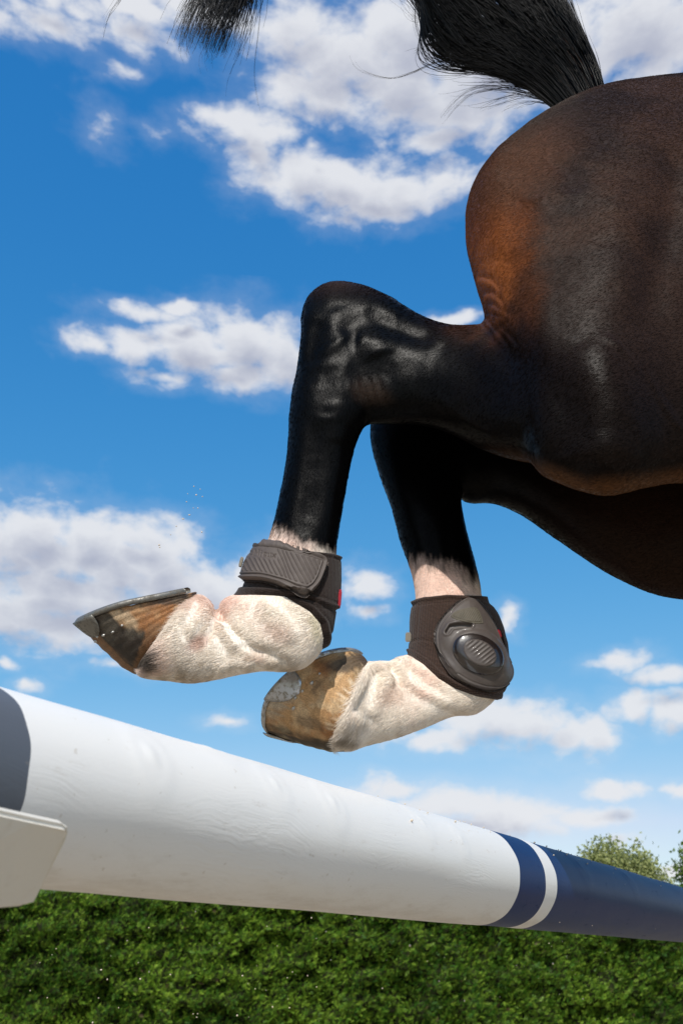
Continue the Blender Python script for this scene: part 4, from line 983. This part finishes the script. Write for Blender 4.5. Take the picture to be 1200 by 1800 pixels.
for i in range(NSD):
    clump = rng.integers(0, 46); w0 = np.clip((clump + .5) / 46 + rng.normal(0, .011), 0, 1)
    w0 = np.clip(w0, 0.01, .99)
    s0 = rng.uniform(0, .05); s1 = rng.choice([rng.uniform(.20, .44), rng.uniform(.40, .8), rng.uniform(.85, .995)], p=[.40, .18, .42])
    s = np.linspace(s0, s1, M_); idx = s * (len(CU) - 1); i0 = np.clip(idx.astype(int), 0, len(CU) - 2); f = (idx - i0)[:, None]
    pu = CU[i0] * (1 - f) + CU[i0 + 1] * f; pl_ = CL[i0] * (1 - f) + CL[i0 + 1] * f
    ph = rng.uniform(0, 6.28); ph2 = clump * 1.7
    wv = w0 + (0.045 * np.sin(s * 9 + ph2) + 0.022 * np.sin(s * 15 + ph)) * ssn(s, .05, .5) + rng.normal(0, .11) * ssn(s, .08, .5)
    p = pu * (1 - wv[:, None]) + pl_ * wv[:, None]
    tipd = ssn(s, s1 - .18, s1) * rng.normal(0, 22); p[:, 0] -= tipd * .6; p[:, 1] += np.abs(tipd) * (1 if s1 < .8 else .3)
    yd = rng.normal(0, .020) * (1 + s * 1.0) + .012 * np.sin(clump * 2.3)
    for q_ in range(M_): Cc[i, q_] = at(p[q_, 0], p[q_, 1], p[q_, 2] + yd[q_])
    Rr[i] = (1.55 if s1 > .8 else 1.0) * rng.uniform(.00026, .00060) * (1 - .75 * ssn(s, s1 * .8 if s1 > .8 else s1 * .55, s1))
allc, allr = [Cc], [Rr]
WISPS = [([(950,172),(905,158),(860,154),(825,162),(795,188),(772,218)], 14, 4), ([(960,178),(915,168),(880,178),(835,200)], 9, 4), ([(968,184),(935,178),(905,184),(880,194)], 9, 4),
         ([(800,100),(760,112),(725,128),(690,138),(655,132),(628,118),(618,96)], 6, 2), ([(735,-20),(728,30),(738,70),(762,102),(780,132)], 8, 3), ([(790,40),(748,44),(722,30),(705,0)], 8, 8),
         ([(225,-25),(205,5),(188,32),(178,72)], 7, 4), ([(470,-30),(448,30),(425,80),(402,130),(392,165)], 4, 6), ([(462,-20),(452,60),(446,130),(455,200),(462,232)], 2, 2),
         ([(345,-20),(330,40),(322,75),(330,98)], 16, 7), ([(380,-20),(372,40),(362,80),(370,108)], 22, 9), ([(410,-20),(402,30),(392,70),(398,100)], 18, 8), ([(860,60),(800,66),(755,80),(730,92)], 12, 9)]
for pts, n_, jit in WISPS:
    g_ = catmull(np.array(pts, float), 6); g_ = g_[np.linspace(0, len(g_) - 1, M_).astype(int)] if len(g_) >= M_ else catmull(np.array(pts, float), 12)[np.linspace(0, 12 * (len(pts) - 1), M_).astype(int)]
    for _ in range(n_):
        s = np.linspace(0, 1, M_); o_ = rng.normal(0, jit, 2); ph = rng.uniform(0, 6.28); cut = rng.uniform(.7, 1.0)
        gg = np.array([np.interp(s * cut, s, g_[:, k]) for k in (0, 1)]).T
        gg = gg + o_ * (.3 + s[:, None]) + np.c_[np.sin(s * 7 + ph), np.cos(s * 6 + ph)] * jit * .35
        Yb = 1.24 + rng.normal(0, .012)
        allc.append(np.array([[at(x, y, Yb) for x, y in gg]])); allr.append((rng.uniform(.00022, .00042) * (1 - .7 * s))[None])
tail = strands('tail', np.vstack(allc), np.vstack(allr), mt_, horse)
tail['label'] = 'long black tail streaming up and back'

# ------------------------------------------------------------------ hedge
HY = 11.6; HT = 1.80
mhg, nt, b = newmat('hedge_foliage', (0.05, 0.09, 0.02), 0.55, 0.3)
a_ = nd(nt, 'ShaderNodeAttribute', attribute_name='leaf'); nt.links.new(a_.outputs['Color'], b.inputs['Base Color'])
try: b.inputs['Subsurface Weight'].default_value = 0.0
except Exception: pass
hedge = empty('hedge', (0, HY, 0)); tag(hedge, 'clipped dense green conifer hedge running behind the pole', 'hedge')
def hsurf(x, z):
    return 0.30 * (fbm(np.c_[x * 1.3, z * 1.6, x * 0], 2, 91) - .5) + 0.56 * (fbm(np.c_[x * 6.0, z * 8.5, x * 0], 3, 93) - .5)
nh = 118000; nh2 = 10000
x = rng.uniform(-8, 8, nh + nh2); z = rng.uniform(0.02, HT, nh + nh2); isT = np.arange(nh + nh2) >= nh
yf = HY + hsurf(x, z) + rng.exponential(.05, nh + nh2) - .03
topz = HT + .14 * (fbm(np.c_[x * 1.5, x * 0, x * 0], 3, 95) - .5) + .10 * (fbm(np.c_[x * 7, yf * 7, x * 0], 2, 96) - .5)
yt = HY + rng.uniform(0, 1.1, nh + nh2)
yf = np.where(isT, yt, yf); z = np.where(isT, topz - rng.exponential(.03, nh + nh2), z * topz / HT)
nall = nh + nh2
dirv = np.c_[rng.normal(.45, .6, nall), np.where(isT, rng.normal(0, .5, nall), rng.normal(-.8, .4, nall)), np.where(isT, 1.0, rng.normal(.45, .45, nall))]
dirv /= np.linalg.norm(dirv, axis=1)[:, None]
sd_ = np.cross(dirv, rng.normal(0, 1, (nall, 3))); sd_ /= np.linalg.norm(sd_, axis=1)[:, None]
ln = rng.uniform(.035, .078, nall)
base = np.c_[x, yf, z]
tri_v = []
for k, (p0, ang_, l_) in enumerate([(.05, 42, .55), (.05, -42, .55), (.3, 38, .5), (.3, -38, .5), (.55, 34, .42), (.55, -34, .42), (.6, 0, .5)]):
    ca, sa_ = math.cos(R(ang_)), math.sin(R(ang_))
    o_ = base + dirv * (ln * p0)[:, None]; d_ = dirv * ca + sd_ * sa_; s_ = sd_ * ca - dirv * sa_
    tri_v.append(np.stack([o_ - s_ * (ln * .055)[:, None], o_ + s_ * (ln * .055)[:, None], o_ + d_ * (ln * l_)[:, None]], 1))
TV = np.stack(tri_v, 1).reshape(-1, 3)
hf = mesh_from('foliage', TV - np.array([0, HY, 0]), np.arange(len(TV)).reshape(-1, 3), mhg, hedge, sm=False)
hc = fbm(np.c_[x * 2.2, z * 2.2, yf], 3, 97); hc2 = np.clip(rng.uniform(0, 1, nall) ** 1.5 + (hc - .5) * .9, 0, 1)
hcol = np.outer(1 - hc2, (0.036, 0.120, 0.007)) + np.outer(hc2, (0.215, 0.335, 0.030)); hcol *= (.45 + .9 * hc)[:, None]
hcol = np.where((rng.uniform(0, 1, nall) < .006)[:, None], (0.09, 0.06, 0.03), hcol)
colattr(hf.data, 'leaf', np.repeat(hcol, 21, 0)); hf['kind'] = 'stuff'
mcore, _, _ = newmat('hedge_dark_core', (0.018, 0.022, 0.008), 0.9, 0.1)  # dark sheet behind the leaves: inner shade of the hedge as colour
hx = np.linspace(-8, 8, 220); hz = np.linspace(0, HT - .03, 30); HX, HZ = np.meshgrid(hx, hz)
hyv = hsurf(HX.ravel(), HZ.ravel()) + .07
cv = np.c_[HX.ravel(), hyv, HZ.ravel()]; cf = gridfaces(30, 220); tb = cv[-220:].copy(); tb2 = tb.copy(); tb2[:, 1] = 1.15; nb_ = len(cv)
bt = tb2.copy(); bt[:, 2] = 0
cv = np.vstack([cv, tb2, bt]); ii = np.arange(219)
cf = np.vstack([cf, np.c_[nb_ - 220 + ii, nb_ - 219 + ii, nb_ + 1 + ii, nb_ + ii], np.c_[nb_ + ii, nb_ + 1 + ii, nb_ + 221 + ii, nb_ + 220 + ii]])
mesh_from('dark_core', cv, cf, mcore, hedge)

# ------------------------------------------------------------------ trees beyond the hedge
mbk, nt, b = newmat('bark', (0.11, 0.085, 0.06), 0.9, 0.2)
t = nd(nt, 'ShaderNodeTexCoord'); nt.links.new(bump(nt, noise(nt, mapping(nt, t.outputs['Object'], (8, 8, 2)), 2.0, 5), 0.8, 0.05), b.inputs['Normal'])
mlf, nt, b = newmat('tree_leaves', (0.1, 0.13, 0.04), 0.6, 0.3)
a_ = nd(nt, 'ShaderNodeAttribute', attribute_name='leaf'); nt.links.new(a_.outputs['Color'], b.inputs['Base Color'])
tr = nd(nt, 'ShaderNodeBsdfTranslucent'); nt.links.new(a_.outputs['Color'], tr.inputs['Color'])
mx = nd(nt, 'ShaderNodeMixShader'); mx.inputs[0].default_value = 0.35
nt.links.new(b.outputs[0], mx.inputs[1]); nt.links.new(tr.outputs[0], mx.inputs[2]); nt.links.new(mx.outputs[0], nt.nodes['Material Output'].inputs['Surface'])
def tube(P, r0, r1, n=8):
    P = np.array(P, float); T = np.gradient(P, axis=0); T /= np.linalg.norm(T, axis=1)[:, None]; A = np.cross(T, (.3, .9, .1)); A /= np.linalg.norm(A, axis=1)[:, None]; B = np.cross(T, A)
    rr = np.linspace(r0, r1, len(P)); t = np.linspace(0, 2 * math.pi, n, endpoint=False)
    Vv = (P[:, None] + (A[:, None] * np.cos(t)[None, :, None] + B[:, None] * np.sin(t)[None, :, None]) * rr[:, None, None]).reshape(-1, 3)
    i = np.arange(len(P) - 1)[:, None] * n; j = np.arange(n)[None]; j2 = (j + 1) % n
    return Vv, np.stack([i + j, i + j2, i + n + j2, i + n + j], -1).reshape(-1, 4)
def tree(label, X, Y, lobes, c1, c2, nleaf, leaf, seed):
    """lobes: (dx, dy, z, rx, rz) masses of leaves relative to the foot"""
    g_ = np.random.default_rng(seed); root = empty('broadleaf_tree', (X, Y, 0)); tag(root, label, 'tree', 'trees beyond the hedge')
    Vt, Ft = [], []; off_ = 0
    top_ = max(l[2] for l in lobes)
    segs = [([(0, 0, 0), (.05, 0, top_ * .3), (-.04, .05, top_ * .6), (0, 0, top_ * .95)], .16, .04)]
    for l in lobes: segs.append(([(0, 0, top_ * .35), (l[0] * .5, l[1] * .5, (top_ * .35 + l[2]) / 2), (l[0], l[1], l[2] + l[4] * .5)], .06, .012))
    for p_, r0, r1 in segs:
        a1, f1_ = tube(catmull(p_, 5), r0, r1); Vt.append(a1); Ft.append(f1_ + off_); off_ += len(a1)
    mesh_from('trunk', np.vstack(Vt), np.vstack(Ft), mbk, root)
    pts = []; wts = np.array([l[3] ** 2 * l[4] for l in lobes]); wts /= wts.sum()
    for l, w_ in zip(lobes, wts):
        nc = max(14, int(w_ * 260)); cdir = g_.normal(0, 1, (nc, 3)); cdir /= np.linalg.norm(cdir, axis=1)[:, None]
        cen = cdir * g_.uniform(.45, 1.0, (nc, 1)) * np.array([l[3], l[3], l[4]]) + np.array([l[0], l[1], l[2]])
        each = int(nleaf * w_ / nc)
        for c_ in cen: pts.append(c_ + g_.normal(0, 1, (each, 3)) * np.array([.17, .17, .20]) * (l[3] / .9) ** .5)
    P = np.vstack(pts); n = len(P)
    d_ = g_.normal(0, 1, (n, 3)); d_ /= np.linalg.norm(d_, axis=1)[:, None]; e_ = np.cross(d_, g_.normal(0, 1, (n, 3))); e_ /= np.linalg.norm(e_, axis=1)[:, None]
    sz = g_.uniform(.7, 1.3, (n, 1)) * leaf
    Vq = np.stack([P - d_ * sz, P + e_ * sz * .5, P + d_ * sz, P - e_ * sz * .5], 1).reshape(-1, 3)
    o = mesh_from('crown', Vq, np.arange(len(Vq)).reshape(-1, 4), mlf, root, sm=False)
    k_ = g_.uniform(0, 1, n)[:, None]; colattr(o.data, 'leaf', np.repeat(np.array(c1) * (1 - k_) + np.array(c2) * k_, 4, 0))
    return root
TY = 38.0
p_ = at(1085, 1560, TY)
tree('pale green tree rising above the navy stretch of the pole', p_[0], TY,
     [(-.45, 0, 4.55, .65, .65), (-.15, .1, 4.85, .42, .5), (-1.1, .2, 4.1, .55, .55), (.35, 0, 4.3, .5, .5), (1.15, .1, 4.15, .5, .55), (1.3, 0, 4.4, .3, .35), (0, 0, 3.9, 1.5, .9), (-.9, 0, 3.4, 1.2, .9), (.9, 0, 3.3, 1.2, .9), (0, 0, 2.4, 1.3, .8)],
     (0.24, 0.27, 0.085), (0.42, 0.44, 0.19), 20000, .075, 5)
p_ = at(1275, 1560, TY)
tree('dark green tree cut off by the picture edge', p_[0], TY + 1,
     [(-.5, 0, 4.6, .85, .8), (0, 0, 5.0, .8, .7), (.7, 0, 4.5, .9, .8), (0, 0, 3.5, 1.3, .9), (0, 0, 2.5, 1.2, .8)], (0.11, 0.17, 0.035), (0.20, 0.26, 0.07), 15000, .085, 8)

# ------------------------------------------------------------------ sand thrown up by the hooves
msd, _, _ = newmat('sand_grains', (0.62, 0.52, 0.40), 0.8, 0.3)
def grains(name, pts, sizes):
    bm = bmesh.new(); bmesh.ops.create_icosphere(bm, subdivisions=1, radius=1); vv = np.array([v.co[:] for v in bm.verts]); ff = np.array([[v.index for v in f.verts] for f in bm.faces]); bm.free()
    Vv, Ff = [], []
    for k, (p, s_) in enumerate(zip(pts, sizes)):
        Vv.append(vv * s_ * rng.uniform(.6, 1.2, 3) * rng.uniform(.85, 1.15, (len(vv), 1)) + p); Ff.append(ff + k * len(vv))
    o = mesh_from(name, np.vstack(Vv), np.vstack(Ff), msd); return tag(o, None, None, None, 'stuff')
gp, gs = [], []
for _ in range(95):
    gp.append(at(rng.uniform(-50, 1250), rng.uniform(1600, 1810), rng.uniform(1.2, 2.4))); gs.append(rng.uniform(.0005, .0016))
for px_, py_ in [(328,882),(345,870),(352,860),(340,893),(348,893),(333,905),(322,912),(310,925),(355,935),(280,958),(281,962),(330,868),(341,855),(356,873),(300,940)]:
    gp.append(at(px_, py_, 1.1 + rng.uniform(-.05, .05))); gs.append(rng.uniform(.0006, .0013))
tag(grains('flying_sand', gp, gs), 'pale sand grains flying through the air around the pole')
gp, gs = [], []
for _ in range(240):
    s_ = rng.uniform(1.25, 2.4) if rng.uniform() < .8 else rng.uniform(.8, 1.25); a1 = rng.normal(90, 28)
    gp.append(PO + PD * s_ + (-PN * math.cos(R(a1)) + np.array([0, 0, 1]) * math.sin(R(a1))) * (PR + .0012)); gs.append(rng.uniform(.0004, .0013))
tag(grains('sand_on_pole', gp, gs), 'sand grains lying on top of the pole')
